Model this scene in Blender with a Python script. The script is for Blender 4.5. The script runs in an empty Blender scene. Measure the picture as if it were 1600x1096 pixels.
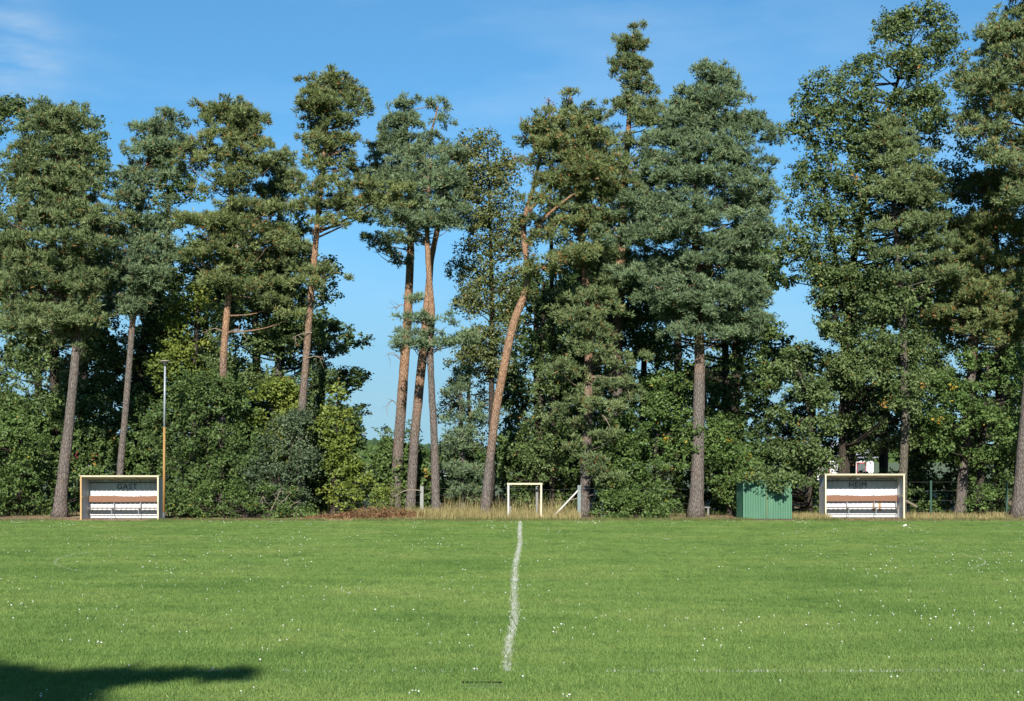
import bpy, math, random, zlib
import numpy as np
from mathutils import Vector

rng = np.random.default_rng(7)
random.seed(7)
R = math.radians
S = bpy.context.scene
COL = S.collection

# ------------------------------------------------------------------ camera
EYE, FPX, HZ, CX = 2.75, 2300.0, 713.0, 800.0     # eye height, focal length and horizon in photo pixels
cam_d = bpy.data.cameras.new('camera')
cam = bpy.data.objects.new('camera', cam_d)
COL.objects.link(cam)
cam.location = (0, 0, EYE)
cam.rotation_euler = (R(90), 0, 0)
cam_d.sensor_width = 36
cam_d.lens = FPX / 1600 * 36
cam_d.shift_y = (HZ - 548) / 1600
cam_d.clip_start = 0.2
cam_d.clip_end = 6000
S.camera = cam

# ------------------------------------------------------------------ world, sun, exposure
SUN_EL, SUN_AZ = 28.0, 2.5        # sun is behind the camera, a little to its left
world = bpy.data.worlds.new('World')
S.world = world
world.use_nodes = True
nt = world.node_tree
nt.nodes.clear()
wo = nt.nodes.new('ShaderNodeOutputWorld')
bg = nt.nodes.new('ShaderNodeBackground')
sky = nt.nodes.new('ShaderNodeTexSky')
sky.sky_type = 'NISHITA'
sky.sun_disc = False
sky.sun_elevation = R(SUN_EL)
sky.sun_rotation = R(180 + SUN_AZ)
sky.altitude = 100
sky.air_density = 1.0
sky.dust_density = 0.0
sky.ozone_density = 4.0
# thin cirrus: stretched noise on the view direction, only a faint veil
tc = nt.nodes.new('ShaderNodeTexCoord')
mp = nt.nodes.new('ShaderNodeMapping')
mp.inputs['Rotation'].default_value = (0, R(14), R(20))
mp.inputs['Scale'].default_value = (2.2, 2.2, 9.0)
cn = nt.nodes.new('ShaderNodeTexNoise')
cn.inputs['Scale'].default_value = 2.1
cn.inputs['Detail'].default_value = 6
cn.inputs['Roughness'].default_value = 0.55
cr = nt.nodes.new('ShaderNodeValToRGB')
cr.color_ramp.elements[0].position = 0.50
cr.color_ramp.elements[0].color = (0, 0, 0, 1)
cr.color_ramp.elements[1].position = 0.80
cr.color_ramp.elements[1].color = (0.22, 0.22, 0.22, 1)
cm = nt.nodes.new('ShaderNodeMix')
cm.data_type = 'RGBA'
cm.inputs['B'].default_value = (4.4, 5.6, 6.8, 1)
nt.links.new(tc.outputs['Generated'], mp.inputs['Vector'])
# clear dry air: the horizon keeps the blue that the sky has a little higher up
sv = nt.nodes.new('ShaderNodeVectorMath')
sv.operation = 'MULTIPLY_ADD'
sv.inputs[1].default_value = (1, 1, 0.9)
sv.inputs[2].default_value = (0, 0, 0.085)
nt.links.new(tc.outputs['Generated'], sv.inputs[0])
sn = nt.nodes.new('ShaderNodeVectorMath')
sn.operation = 'NORMALIZE'
nt.links.new(sv.outputs['Vector'], sn.inputs[0])
nt.links.new(sn.outputs['Vector'], sky.inputs['Vector'])
nt.links.new(mp.outputs['Vector'], cn.inputs['Vector'])
nt.links.new(cn.outputs['Fac'], cr.inputs['Fac'])
nt.links.new(cr.outputs['Color'], cm.inputs['Factor'])
st_ = nt.nodes.new('ShaderNodeMix')
st_.data_type = 'RGBA'
st_.blend_type = 'MULTIPLY'
st_.inputs['Factor'].default_value = 1.0
st_.inputs['B'].default_value = (0.54, 0.89, 0.95, 1)
nt.links.new(sky.outputs['Color'], st_.inputs['A'])
sx_ = nt.nodes.new('ShaderNodeSeparateXYZ')
nt.links.new(tc.outputs['Generated'], sx_.inputs['Vector'])
hr = nt.nodes.new('ShaderNodeValToRGB')
hr.color_ramp.interpolation = 'EASE'
hr.color_ramp.elements[0].position = 0.0
hr.color_ramp.elements[0].color = (0.85, 0.85, 0.85, 1)
hr.color_ramp.elements[1].position = 0.20
hr.color_ramp.elements[1].color = (0, 0, 0, 1)
nt.links.new(sx_.outputs['Z'], hr.inputs['Fac'])
hm = nt.nodes.new('ShaderNodeMix')
hm.data_type = 'RGBA'
hm.inputs['B'].default_value = (2.2, 3.5, 4.15, 1)
nt.links.new(hr.outputs['Color'], hm.inputs['Factor'])
nt.links.new(st_.outputs['Result'], hm.inputs['A'])
nt.links.new(hm.outputs['Result'], cm.inputs['A'])
# one small wisp of cirrus high on the left
wd_ = nt.nodes.new('ShaderNodeVectorMath')
wd_.operation = 'DISTANCE'
wd_.inputs[1].default_value = (-0.310, 0.917, 0.252)
nt.links.new(tc.outputs['Generated'], wd_.inputs[0])
wr = nt.nodes.new('ShaderNodeMapRange')
wr.interpolation_type = 'SMOOTHERSTEP'
wr.inputs['From Min'].default_value = 0.055
wr.inputs['From Max'].default_value = 0.0
wr.inputs['To Max'].default_value = 0.55
nt.links.new(wd_.outputs['Value'], wr.inputs['Value'])
wn = nt.nodes.new('ShaderNodeTexNoise')
wn.inputs['Scale'].default_value = 26
wn.inputs['Detail'].default_value = 6
wp_ = nt.nodes.new('ShaderNodeMapping')
wp_.inputs['Rotation'].default_value = (0, R(-35), 0)
wp_.inputs['Scale'].default_value = (0.7, 1.0, 2.6)
nt.links.new(tc.outputs['Generated'], wp_.inputs['Vector'])
nt.links.new(wp_.outputs['Vector'], wn.inputs['Vector'])
wm = nt.nodes.new('ShaderNodeMath')
wm.operation = 'MULTIPLY'
nt.links.new(wr.outputs['Result'], wm.inputs[0])
wq_ = nt.nodes.new('ShaderNodeMapRange')
wq_.inputs['From Min'].default_value = 0.38
wq_.inputs['From Max'].default_value = 0.72
nt.links.new(wn.outputs['Fac'], wq_.inputs['Value'])
nt.links.new(wq_.outputs['Result'], wm.inputs[1])
wc = nt.nodes.new('ShaderNodeMix')
wc.data_type = 'RGBA'
wc.inputs['B'].default_value = (4.0, 5.0, 6.0, 1)
nt.links.new(wm.outputs['Value'], wc.inputs['Factor'])
nt.links.new(cm.outputs['Result'], wc.inputs['A'])
nt.links.new(wc.outputs['Result'], bg.inputs['Color'])
bg.inputs['Strength'].default_value = 0.08
nt.links.new(bg.outputs['Background'], wo.inputs['Surface'])

sun_d = bpy.data.lights.new('sun', 'SUN')
sun_d.energy = 5.0
sun_d.angle = R(0.53)
sun_d.color = (1.0, 0.95, 0.86)
sun = bpy.data.objects.new('sun', sun_d)
COL.objects.link(sun)
e, a = R(SUN_EL), R(SUN_AZ)
to_sun = Vector((-math.sin(a) * math.cos(e), -math.cos(a) * math.cos(e), math.sin(e)))
sun.rotation_euler = to_sun.to_track_quat('Z', 'Y').to_euler()
sun.location = (-10, -30, 40)

S.view_settings.view_transform = 'Standard'
S.view_settings.look = 'None'
S.view_settings.exposure = 0.95
S.view_settings.gamma = 1
S.view_settings.use_curve_mapping = False
S.cycles.max_bounces = 6
S.cycles.diffuse_bounces = 3
S.cycles.transmission_bounces = 3
S.cycles.transparent_max_bounces = 6
S.cycles.caustics_reflective = False
S.cycles.caustics_refractive = False


def at(px, py, Y):
    """the world point seen at photo pixel (px, py) when it stands Y metres away"""
    return np.array([(px - CX) * Y / FPX, Y, EYE + (HZ - py) * Y / FPX])


def gy(py):
    """distance of the flat ground seen at photo row py"""
    return FPX * EYE / (py - HZ)


# ------------------------------------------------------------------ materials
def new_mat(name):
    m = bpy.data.materials.new(name)
    m.use_nodes = True
    n = m.node_tree
    return m, n, n.nodes['Principled BSDF']


def N(n, t, **kw):
    x = n.nodes.new(t)
    for k, v in kw.items():
        if k in x.inputs:
            x.inputs[k].default_value = v
        else:
            setattr(x, k, v)
    return x


def ramp(n, fac, stops):
    r = n.nodes.new('ShaderNodeValToRGB')
    el = r.color_ramp.elements
    while len(el) < len(stops):
        el.new(0.5)
    for i, (p, c) in enumerate(stops):
        el[i].position = p
        el[i].color = (c[0], c[1], c[2], 1)
    n.links.new(fac, r.inputs['Fac'])
    return r.outputs['Color']


def objco(n, scale=(1, 1, 1), world=True):
    if world:
        g = n.nodes.new('ShaderNodeNewGeometry').outputs['Position']
    else:
        g = n.nodes.new('ShaderNodeTexCoord').outputs['Object']
    mpn = N(n, 'ShaderNodeMapping')
    mpn.inputs['Scale'].default_value = scale
    n.links.new(g, mpn.inputs['Vector'])
    return mpn.outputs['Vector']


def noise(n, vec, scale, detail=4, rough=0.55):
    t = N(n, 'ShaderNodeTexNoise', Scale=scale, Detail=detail, Roughness=rough)
    n.links.new(vec, t.inputs['Vector'])
    return t.outputs['Fac']


def mix(n, f, a_, b_, mode='MIX'):
    m = n.nodes.new('ShaderNodeMix')
    m.data_type = 'RGBA'
    m.blend_type = mode
    for sock, v in (('Factor', f), ('A', a_), ('B', b_)):
        if hasattr(v, 'links'):
            n.links.new(v, m.inputs[sock])
        elif sock == 'Factor':
            m.inputs[sock].default_value = v
        else:
            m.inputs[sock].default_value = (*v, 1)
    return m.outputs['Result']


def bump(n, h, b, strength=0.4, dist=0.02):
    x = N(n, 'ShaderNodeBump', Strength=strength, Distance=dist)
    n.links.new(h, x.inputs['Height'])
    n.links.new(x.outputs['Normal'], b.inputs['Normal'])


def leaf_mat(name, dark, mid, light, old=(0.22, 0.13, 0.03), trans=0.18, rough=0.5, spec=0.3, patch=0.35):
    m, n, b = new_mat(name)
    at_ = n.nodes.new('ShaderNodeAttribute')
    at_.attribute_name = 'tint'
    c = ramp(n, at_.outputs['Fac'], [(0.0, dark), (0.45, mid), (0.88, light), (0.95, old)])
    v = objco(n, (1, 1, 1))
    f = noise(n, v, 0.9, 3)
    c2 = mix(n, f, tuple(x * (1 - patch) for x in (1, 1, 1.0)), (1 + patch, 1 + patch * 0.85, 1 + patch * 0.3), 'MIX')
    c = mix(n, 1.0, c, c2, 'MULTIPLY')
    n.links.new(c, b.inputs['Base Color'])
    b.inputs['Roughness'].default_value = rough
    b.inputs['Specular IOR Level'].default_value = spec
    tr = n.nodes.new('ShaderNodeBsdfTranslucent')
    tcol = mix(n, 1.0, c, (1.1, 1.15, 0.55), 'MULTIPLY')
    n.links.new(tcol, tr.inputs['Color'])
    ms = n.nodes.new('ShaderNodeMixShader')
    ms.inputs['Fac'].default_value = trans
    n.links.new(b.outputs['BSDF'], ms.inputs[1])
    n.links.new(tr.outputs['BSDF'], ms.inputs[2])
    n.links.new(ms.outputs['Shader'], n.nodes['Material Output'].inputs['Surface'])
    return m


def bark_mat(name, low, high, scale=1.0):
    m, n, b = new_mat(name)
    at_ = n.nodes.new('ShaderNodeAttribute')
    at_.attribute_name = 'tint'
    v = objco(n, (9 * scale, 9 * scale, 2.6 * scale))
    vo = N(n, 'ShaderNodeTexVoronoi', Scale=1.6)
    vo.feature = 'DISTANCE_TO_EDGE'
    n.links.new(v, vo.inputs['Vector'])
    f1 = noise(n, v, 2.2, 5, 0.65)
    f2 = noise(n, objco(n, (1, 1, 0.6)), 1.7, 3)
    lo = mix(n, f1, tuple(x * 0.35 for x in low), tuple(x * 1.75 for x in low))
    hi = mix(n, f1, tuple(x * 0.45 for x in high), tuple(x * 1.55 for x in high))
    fac = N(n, 'ShaderNodeMath', operation='ADD')
    n.links.new(at_.outputs['Fac'], fac.inputs[0])
    sub = N(n, 'ShaderNodeMath', operation='MULTIPLY_ADD')
    n.links.new(f2, sub.inputs[0])
    sub.inputs[1].default_value = 0.6
    sub.inputs[2].default_value = -0.3
    n.links.new(sub.outputs[0], fac.inputs[1])
    fac.use_clamp = True
    c = mix(n, fac.outputs[0], lo, hi)
    crack = ramp(n, vo.outputs['Distance'], [(0.0, (0.25, 0.22, 0.2)), (0.16, (1, 1, 1))])
    c = mix(n, 0.8, c, crack, 'MULTIPLY')
    n.links.new(c, b.inputs['Base Color'])
    b.inputs['Roughness'].default_value = 0.9
    b.inputs['Specular IOR Level'].default_value = 0.15
    h = N(n, 'ShaderNodeMath', operation='MINIMUM')
    n.links.new(vo.outputs['Distance'], h.inputs[0])
    h.inputs[1].default_value = 0.25
    h2 = N(n, 'ShaderNodeMath', operation='ADD')
    n.links.new(h.outputs[0], h2.inputs[0])
    n.links.new(f1, h2.inputs[1])
    bump(n, h2.outputs[0], b, 1.0, 0.09)
    return m


def plain(name, c, rough=0.6, var=0.25, scale=6, spec=0.3, stretch=(1, 1, 1), dirt=None, dirt_lo=0.55, metal=0.0):
    m, n, b = new_mat(name)
    v = objco(n, stretch, world=True)
    f = noise(n, v, scale, 5, 0.6)
    col = mix(n, f, tuple(x * (1 - var) for x in c), tuple(min(1, x * (1 + var)) for x in c))
    if dirt:
        f2 = noise(n, objco(n, (1.3, 1.3, 0.7)), 3.1, 6, 0.7)
        msk = ramp(n, f2, [(dirt_lo, (0, 0, 0)), (dirt_lo + 0.16, (0.8, 0.8, 0.8))])
        col = mix(n, msk, col, dirt)
    n.links.new(col, b.inputs['Base Color'])
    b.inputs['Roughness'].default_value = rough
    b.inputs['Specular IOR Level'].default_value = spec
    b.inputs['Metallic'].default_value = metal
    bump(n, f, b, 0.15, 0.01)
    return m


M = {}
M['pine_blue'] = leaf_mat('pine_needles_blue', (0.052, 0.082, 0.045), (0.110, 0.164, 0.090), (0.172, 0.235, 0.138), (0.17, 0.12, 0.05), 0.08, 0.55, 0.25)
M['pine_green'] = leaf_mat('pine_needles_green', (0.053, 0.080, 0.034), (0.115, 0.160, 0.070), (0.178, 0.228, 0.110), (0.20, 0.12, 0.045), 0.08, 0.55, 0.25)
M['pine_olive'] = leaf_mat('pine_needles_olive', (0.056, 0.079, 0.030), (0.120, 0.157, 0.061), (0.184, 0.220, 0.094), (0.24, 0.12, 0.04), 0.08, 0.55, 0.25)
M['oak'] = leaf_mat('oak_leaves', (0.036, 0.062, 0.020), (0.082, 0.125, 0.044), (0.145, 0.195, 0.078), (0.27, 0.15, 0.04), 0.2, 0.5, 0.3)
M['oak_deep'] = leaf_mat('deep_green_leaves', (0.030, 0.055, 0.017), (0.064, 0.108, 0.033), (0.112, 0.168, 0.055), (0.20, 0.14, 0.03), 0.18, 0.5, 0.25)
M['lime'] = leaf_mat('yellow_green_leaves', (0.055, 0.085, 0.016), (0.120, 0.165, 0.032), (0.190, 0.225, 0.050), (0.34, 0.26, 0.03), 0.22, 0.5, 0.25)
M['bluebush'] = leaf_mat('blue_green_leaves', (0.030, 0.052, 0.026), (0.068, 0.102, 0.056), (0.120, 0.160, 0.098), (0.16, 0.15, 0.06), 0.15, 0.5, 0.25)
M['grove'] = leaf_mat('fresh_green_leaves', (0.035, 0.068, 0.018), (0.075, 0.128, 0.036), (0.125, 0.185, 0.058), (0.30, 0.22, 0.03), 0.2, 0.5, 0.25)
M['birch'] = leaf_mat('small_pale_leaves', (0.045, 0.068, 0.022), (0.100, 0.125, 0.044), (0.160, 0.175, 0.072), (0.26, 0.17, 0.06), 0.2, 0.45, 0.4)
M['russet'] = leaf_mat('russet_leaves', (0.10, 0.05, 0.03), (0.19, 0.09, 0.055), (0.26, 0.15, 0.09), (0.3, 0.13, 0.07), 0.15, 0.6, 0.2)
M['straw'] = leaf_mat('straw_grass', (0.095, 0.095, 0.036), (0.235, 0.205, 0.095), (0.37, 0.315, 0.165), (0.16, 0.09, 0.04), 0.25, 0.6, 0.25)
M['weed'] = leaf_mat('green_weeds', (0.04, 0.065, 0.018), (0.085, 0.12, 0.034), (0.14, 0.16, 0.055), (0.2, 0.16, 0.06), 0.25, 0.55, 0.3)
M['bracken'] = leaf_mat('dead_bracken', (0.075, 0.037, 0.020), (0.145, 0.076, 0.042), (0.21, 0.13, 0.075), (0.25, 0.18, 0.10), 0.1, 0.7, 0.2)
M['pine_bark'] = bark_mat('pine_bark', (0.150, 0.130, 0.116), (0.320, 0.195, 0.120))
M['grey_bark'] = bark_mat('grey_bark', (0.060, 0.050, 0.040), (0.055, 0.045, 0.036))
M['pale_bark'] = bark_mat('pale_bark', (0.13, 0.115, 0.09), (0.12, 0.10, 0.08))
M['dead_wood'] = plain('dead_wood', (0.19, 0.155, 0.12), 0.9, 0.35, 12, 0.1)


# ------------------------------------------------------------------ scene graph helpers
def tag(o, label=None, cat=None, group=None, kind=None):
    if label: o['label'] = label
    if cat: o['category'] = cat
    if group: o['group'] = group
    if kind: o['kind'] = kind
    return o


def empty(name, loc=(0, 0, 0), rz=0.0):
    o = bpy.data.objects.new(name, None)
    COL.objects.link(o)
    o.location = loc
    o.rotation_euler = (0, 0, rz)
    o.empty_display_size = 0.3
    return o


class MB:
    """collects numpy vertices and faces and links them as one mesh object"""
    def __init__(s):
        s.v, s.f, s.t, s.n = [], [], [], 0

    def add(s, v, f, tint=0.0):
        v = np.asarray(v, float)
        f = np.asarray(f, int)
        s.v.append(v)
        s.f.append(f + s.n)
        s.t.append(np.broadcast_to(np.asarray(tint, float), (len(v),)))
        s.n += len(v)

    def box(s, x0, x1, y0, y1, z0, z1, sl=0.0):
        """box; its top and bottom drop by sl from front (y0) to back (y1)"""
        v = [(x0, y0, z0), (x1, y0, z0), (x1, y1, z0 - sl), (x0, y1, z0 - sl),
             (x0, y0, z1), (x1, y0, z1), (x1, y1, z1 - sl), (x0, y1, z1 - sl)]
        s.add(v, [(3, 2, 1, 0), (4, 5, 6, 7), (0, 1, 5, 4), (1, 2, 6, 5), (2, 3, 7, 6), (3, 0, 4, 7)])

    def tube(s, pts, rad, sides=8, tint=0.0, rough=0.0, cap=True):
        pts = np.asarray(pts, float)
        k = len(pts)
        rad = np.broadcast_to(np.asarray(rad, float), (k,))
        d = np.gradient(pts, axis=0)
        d /= np.linalg.norm(d, axis=1, keepdims=True) + 1e-9
        ref = np.where(np.abs(d[:, 2:3]) > 0.8, np.array([[1.0, 0, 0]]), np.array([[0, 0, 1.0]]))
        if np.abs(d[:, 2]).mean() > 0.6:
            ref = np.repeat(np.array([[1.0, 0, 0]]), k, 0)
        elif np.abs(d[:, 2]).max() < 0.95:
            ref = np.repeat(np.array([[0, 0, 1.0]]), k, 0)
        u = np.cross(ref, d); u /= np.linalg.norm(u, axis=1, keepdims=True) + 1e-9
        w = np.cross(d, u)
        an = np.linspace(0, 2 * np.pi, sides, endpoint=False)
        rr = rad[:, None] * (1 + rough * rng.normal(size=(k, sides)))
        v = pts[:, None, :] + rr[..., None] * (np.cos(an)[None, :, None] * u[:, None, :] + np.sin(an)[None, :, None] * w[:, None, :])
        i = np.arange(k - 1)[:, None] * sides + np.arange(sides)[None, :]
        j = np.arange(k - 1)[:, None] * sides + (np.arange(sides)[None, :] + 1) % sides
        f = np.stack([i, j, j + sides, i + sides], -1).reshape(-1, 4)
        tt = np.broadcast_to(np.asarray(tint, float), (k,))
        s.add(v.reshape(-1, 3), f, np.repeat(tt, sides))
        if cap:
            c = np.array([pts[0], pts[-1]])
            r0 = s.n - k * sides
            s.v.append(c); s.t.append(np.array([tt[0], tt[-1]])); s.n += 2
            fl = []
            for q in range(sides):
                fl.append((r0 + (q + 1) % sides, r0 + q, s.n - 2, s.n - 2))
                fl.append((r0 + (k - 1) * sides + q, r0 + (k - 1) * sides + (q + 1) % sides, s.n - 1, s.n - 1))
            s.f.append(np.array([x[:3] for x in fl]))

    def build(s, name, mat, parent=None, smooth=False, tint=False, origin=None):
        me = bpy.data.meshes.new(name)
        v = np.concatenate(s.v).astype(np.float32)
        if origin is not None:
            v = v - np.asarray(origin, np.float32)
        loops = np.concatenate([f.reshape(-1) for f in s.f]).astype(np.int32)
        sizes = np.concatenate([np.full(len(f), f.shape[1]) for f in s.f]).astype(np.int32)
        starts = np.concatenate([[0], np.cumsum(sizes)[:-1]]).astype(np.int32)
        me.vertices.add(len(v)); me.vertices.foreach_set('co', v.reshape(-1))
        me.loops.add(len(loops)); me.loops.foreach_set('vertex_index', loops)
        me.polygons.add(len(sizes)); me.polygons.foreach_set('loop_start', starts)
        me.polygons.foreach_set('use_smooth', np.full(len(sizes), smooth))
        me.update(calc_edges=True)
        if tint:
            at_ = me.attributes.new('tint', 'FLOAT', 'POINT')
            at_.data.foreach_set('value', np.concatenate(s.t).astype(np.float32))
        me.materials.append(mat)
        o = bpy.data.objects.new(name, me)
        COL.objects.link(o)
        if parent is not None:
            o.parent = parent
        return o


def unit(n):
    d = rng.normal(size=(n, 3))
    return d / np.linalg.norm(d, axis=1, keepdims=True)


def nrm(v):
    return v / (np.linalg.norm(v, axis=1, keepdims=True) + 1e-9)


def foliage(mb, c, r, kind, dens, leaf, old=0.01, wt=1.0):
    """fill the lobes (centres c, radii r) with needle shoots or leaves; the tint is chance, not shade"""
    L = len(c)
    per = 20 if kind == 'pine' else 24
    m = np.maximum(3, (per * (r[:, 0] / 0.9) ** 2 * rng.uniform(0.8, 1.2, L) * min(1, dens + 0.15) * wt).astype(int))
    li = np.repeat(np.arange(L), m)
    d = unit(len(li))
    if kind == 'pine':
        low = d[:, 2] < -0.25
        d[low, 2] *= -0.6
        d = nrm(d)
    pc = c[li] + d * r[li] * (rng.uniform(0.25, 1, (len(li), 1)) ** 0.5)
    lt = rng.normal(0, 0.10, L)[li] + rng.normal(0, 0.07, len(li))
    k = int((20 if kind == 'pine' else 22) * dens)
    pi = np.repeat(np.arange(len(li)), k)
    n = len(pi)
    d2 = unit(n)
    if kind == 'pine':
        d2[:, 2] = d2[:, 2] * 0.8 + 0.1
        prad = 0.20
        base = pc[pi] + d2 * rng.uniform(0.02, prad, (n, 1))
        ax = nrm(d2 + 0.35 * d[pi] + np.array([0, 0, 0.4]) + 0.25 * rng.normal(size=(n, 3)))
        ln = rng.uniform(0.75, 1.3, (n, 1)) * leaf
        t = np.clip(0.42 + lt[pi] + rng.normal(0, 0.13, n), 0, 0.87)
        t[rng.random(n) < old] = 1.0
        vs, ts = [], []
        for q in range(3):
            tip = base + nrm(ax + 0.42 * rng.normal(size=(n, 3))) * ln
            sd = nrm(np.cross(ax, rng.normal(size=(n, 3)))) * (leaf * 0.135) * rng.uniform(0.7, 1.3, (n, 1))
            vs.append(np.stack([base - sd, base + sd, tip], 1))
            ts.append(np.repeat(t, 3).reshape(n, 3))
        v = np.concatenate(vs).reshape(-1, 3)
        tt = np.concatenate(ts).reshape(-1)
        mb.add(v, np.arange(len(v)).reshape(-1, 3), tt)
    else:
        cen = pc[pi] + rng.normal(0, 0.115, (n, 3)) * np.array([1, 1, 0.8])
        nor = nrm(0.45 * d[pi] + np.array([0, -0.1, 0.55]) + 0.65 * rng.normal(size=(n, 3)))
        ln = nrm(np.cross(nor, rng.normal(size=(n, 3))))
        wd = np.cross(nor, ln)
        s_ = rng.uniform(0.65, 1.25, (n, 1)) * leaf
        a_ = cen - ln * s_ * 0.5
        b_ = cen + wd * s_ * 0.33 + ln * s_ * 0.08 + nor * s_ * 0.10
        c_ = cen + ln * s_ * 0.5
        e_ = cen - wd * s_ * 0.33 + ln * s_ * 0.08 + nor * s_ * 0.10
        v = np.stack([a_, b_, c_, e_], 1).reshape(-1, 3)
        t = np.clip(0.42 + lt[pi] + rng.normal(0, 0.17, n), 0, 0.87)
        ob = rng.random(len(li)) < old * 0.25
        t[ob[pi] & (rng.random(n) < 0.7)] = 1.0
        t[rng.random(n) < old * 0.3] = 1.0
        mb.add(v, np.arange(len(v)).reshape(-1, 4), np.repeat(t, 4))


def smooth_path(p, n):
    p = np.asarray(p, float)
    s = np.concatenate([[0], np.cumsum(np.linalg.norm(np.diff(p[:, :3], axis=0), axis=1))])
    q = np.linspace(0, s[-1], n)
    o = np.stack([np.interp(q, s, p[:, i]) for i in range(p.shape[1])], 1)
    for _ in range(2):
        o[1:-1] = 0.25 * o[:-2] + 0.5 * o[1:-1] + 0.25 * o[2:]
    return o


TRIS = [0]


def tree(name, label, cat, Y, trunk, prof, kind='pine', mat='pine_green', bark=None, cover=1.0, size=0.85, dens=1.0,
         leaf=None, pads=(), old=0.01, orange=(620, 400), group=None, limbs=True, dead=(), deep=0.85, twig=0, flat=None, whorl=True, forks=(), inner=0.3):
    global rng
    rng = np.random.default_rng(zlib.crc32(label.encode()) % 99991)     # each tree keeps its own shape
    px = Y / FPX
    tr = np.array([[*at(x, y, Y), w * px / 2, y] for x, y, w in trunk])
    wob = rng.normal(0, 0.10, len(tr)); wob[0] = 0
    tr[:, 1] += wob
    tr[0, 2] = -0.05
    base = tr[0, :3].copy(); base[2] = 0
    root = empty(name, base)
    tag(root, label, cat, group)
    path = smooth_path(tr, 44)
    # lobes of foliage inside the outline
    cs, rs = [], []
    if prof:
        pf = np.array(prof, float)
        ys = np.linspace(pf[0, 0], pf[-1, 0], 200)
        xl = np.interp(ys, pf[:, 0], pf[:, 1]); xr = np.interp(ys, pf[:, 0], pf[:, 2])
        area = ((xr - xl) * px).sum() * (ys[1] - ys[0]) * px
        nl = int(cover * (1.75 if kind == 'pine' else 1.2) * area / size ** 2)
        pw = (xr - xl) + 12; pw /= pw.sum()
        yy = rng.choice(ys, nl, p=pw)
        if kind == 'pine' and whorl:
            stp = 30.0
            ph = rng.uniform(0, stp)
            yy = 0.6 * yy + 0.4 * (np.round((yy - ph) / stp) * stp + ph) + rng.normal(0, 3, nl)
        yy = np.clip(yy, pf[0, 0], pf[-1, 0])
        l = np.interp(yy, pf[:, 0], pf[:, 1]); r = np.interp(yy, pf[:, 0], pf[:, 2])
        w = (r - l) / 2 * px
        sz = np.minimum(size * rng.uniform(0.6, 1.25, nl), np.maximum(0.28, w * 0.75))
        th = rng.uniform(0, 2 * np.pi, nl)
        rad = np.maximum(0, w - sz * 0.6) * np.sqrt(rng.uniform(inner, 1.08, nl))
        X = ((l + r) / 2 - CX) * px + rad * np.cos(th)
        fr_ = rng.random(nl) < 0.5                       # boughs that reach out of the wood into the light over the pitch
        X = np.where(fr_, ((l + r) / 2 - CX) * px + np.maximum(0, w - sz * 0.6) * rng.uniform(-1, 1, nl), X)
        D = Y + np.minimum(rad * 1.0, 3.2) * np.sin(th) * deep
        D = np.where(fr_, Y - np.sqrt(np.maximum(0.05, w * w - (X - ((l + r) / 2 - CX) * px) ** 2)).clip(0.2, 3.0) * rng.uniform(0.45, 0.95, nl) * deep, D)
        fl = flat or (0.6 if kind == 'pine' else 0.72)
        top = pf[0, 0]
        Zt = EYE + (HZ - top) * px
        Z = EYE + (HZ - yy) * px
        Z = np.minimum(Z, Zt - sz * fl * 0.6)
        Z = np.maximum(Z, sz * fl * 0.5)
        cs.append(np.stack([X, D, Z], 1))
        rs.append(np.stack([sz, sz, sz * fl * rng.uniform(0.8, 1.25, nl)], 1))
    for p in pads:
        x, y, rx, ry = p[:4]
        dy = p[4] if len(p) > 4 else rng.uniform(-1.6, -0.2)
        # a large pad is a cluster of smaller ones
        k = max(1, int(round(rx / max(ry, 1) * 1.3)))
        Yp = Y + dy
        for q in range(k):
            u = (q + 0.5) / k * 2 - 1 if k > 1 else 0
            cpt = at(x + u * rx * 0.72 + rng.normal(0, rx * 0.06), y + rng.normal(0, ry * 0.25) + ry * 0.25 * u * u, Yp + rng.normal(0, 0.35))
            r1 = max(ry * 1.25, rx * 0.45 if k > 1 else rx) * px
            cs.append(cpt[None]); rs.append(np.array([[r1, r1, max(ry * px * 0.85, 0.2)]]))
    lf = leaf or (0.168 if kind == 'pine' else 0.15)
    tb = MB()
    zz = path[:, 2]
    flare = 1 + 0.38 * np.exp(-np.maximum(zz, 0) / 0.35)
    o0, o1 = orange
    tint = np.clip((o0 - path[:, 4]) / (o0 - o1), 0, 1) if kind == 'pine' else np.zeros(len(path))
    tb.tube(path[:, :3], np.maximum(path[:, 3], 0.02) * flare, 12, tint, 0.035)
    for fk in forks:
        fp = smooth_path(np.array([[*at(x, y, Y + d_), w * px / 2, y] for x, y, w, d_ in fk]), 14)
        tb.tube(fp[:, :3], fp[:, 3], 7, np.clip((o0 - fp[:, 4]) / (o0 - o1), 0, 1) if kind == 'pine' else 0)
    if cs:
        c = np.concatenate(cs); r = np.concatenate(rs)
        mb = MB()
        if kind == 'pine':                       # upright finger sprays that break the outline of the pads
            nf = int(len(c) * 0.8)
            fi = rng.integers(0, len(c), nf)
            fd = unit(nf); fd[:, 2] = np.abs(fd[:, 2]) * 0.9
            fs = rng.uniform(0.15, 0.24, (nf, 1))
            c = np.concatenate([c, c[fi] + nrm(fd) * r[fi] * rng.uniform(1.0, 1.2, (nf, 1))])
            r = np.concatenate([r, np.concatenate([fs, fs, fs * rng.uniform(1.3, 2.0, (nf, 1))], 1)])
        foliage(mb, c, r, kind, dens, lf, old, np.where(c[:, 1] > Y + 0.9, 0.42, 1.0))
        cr_ = mb.build('crown', M[mat], root, tint=True, origin=base)
        TRIS[0] += sum(len(f) * (f.shape[1] - 2) for f in mb.f)
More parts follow.
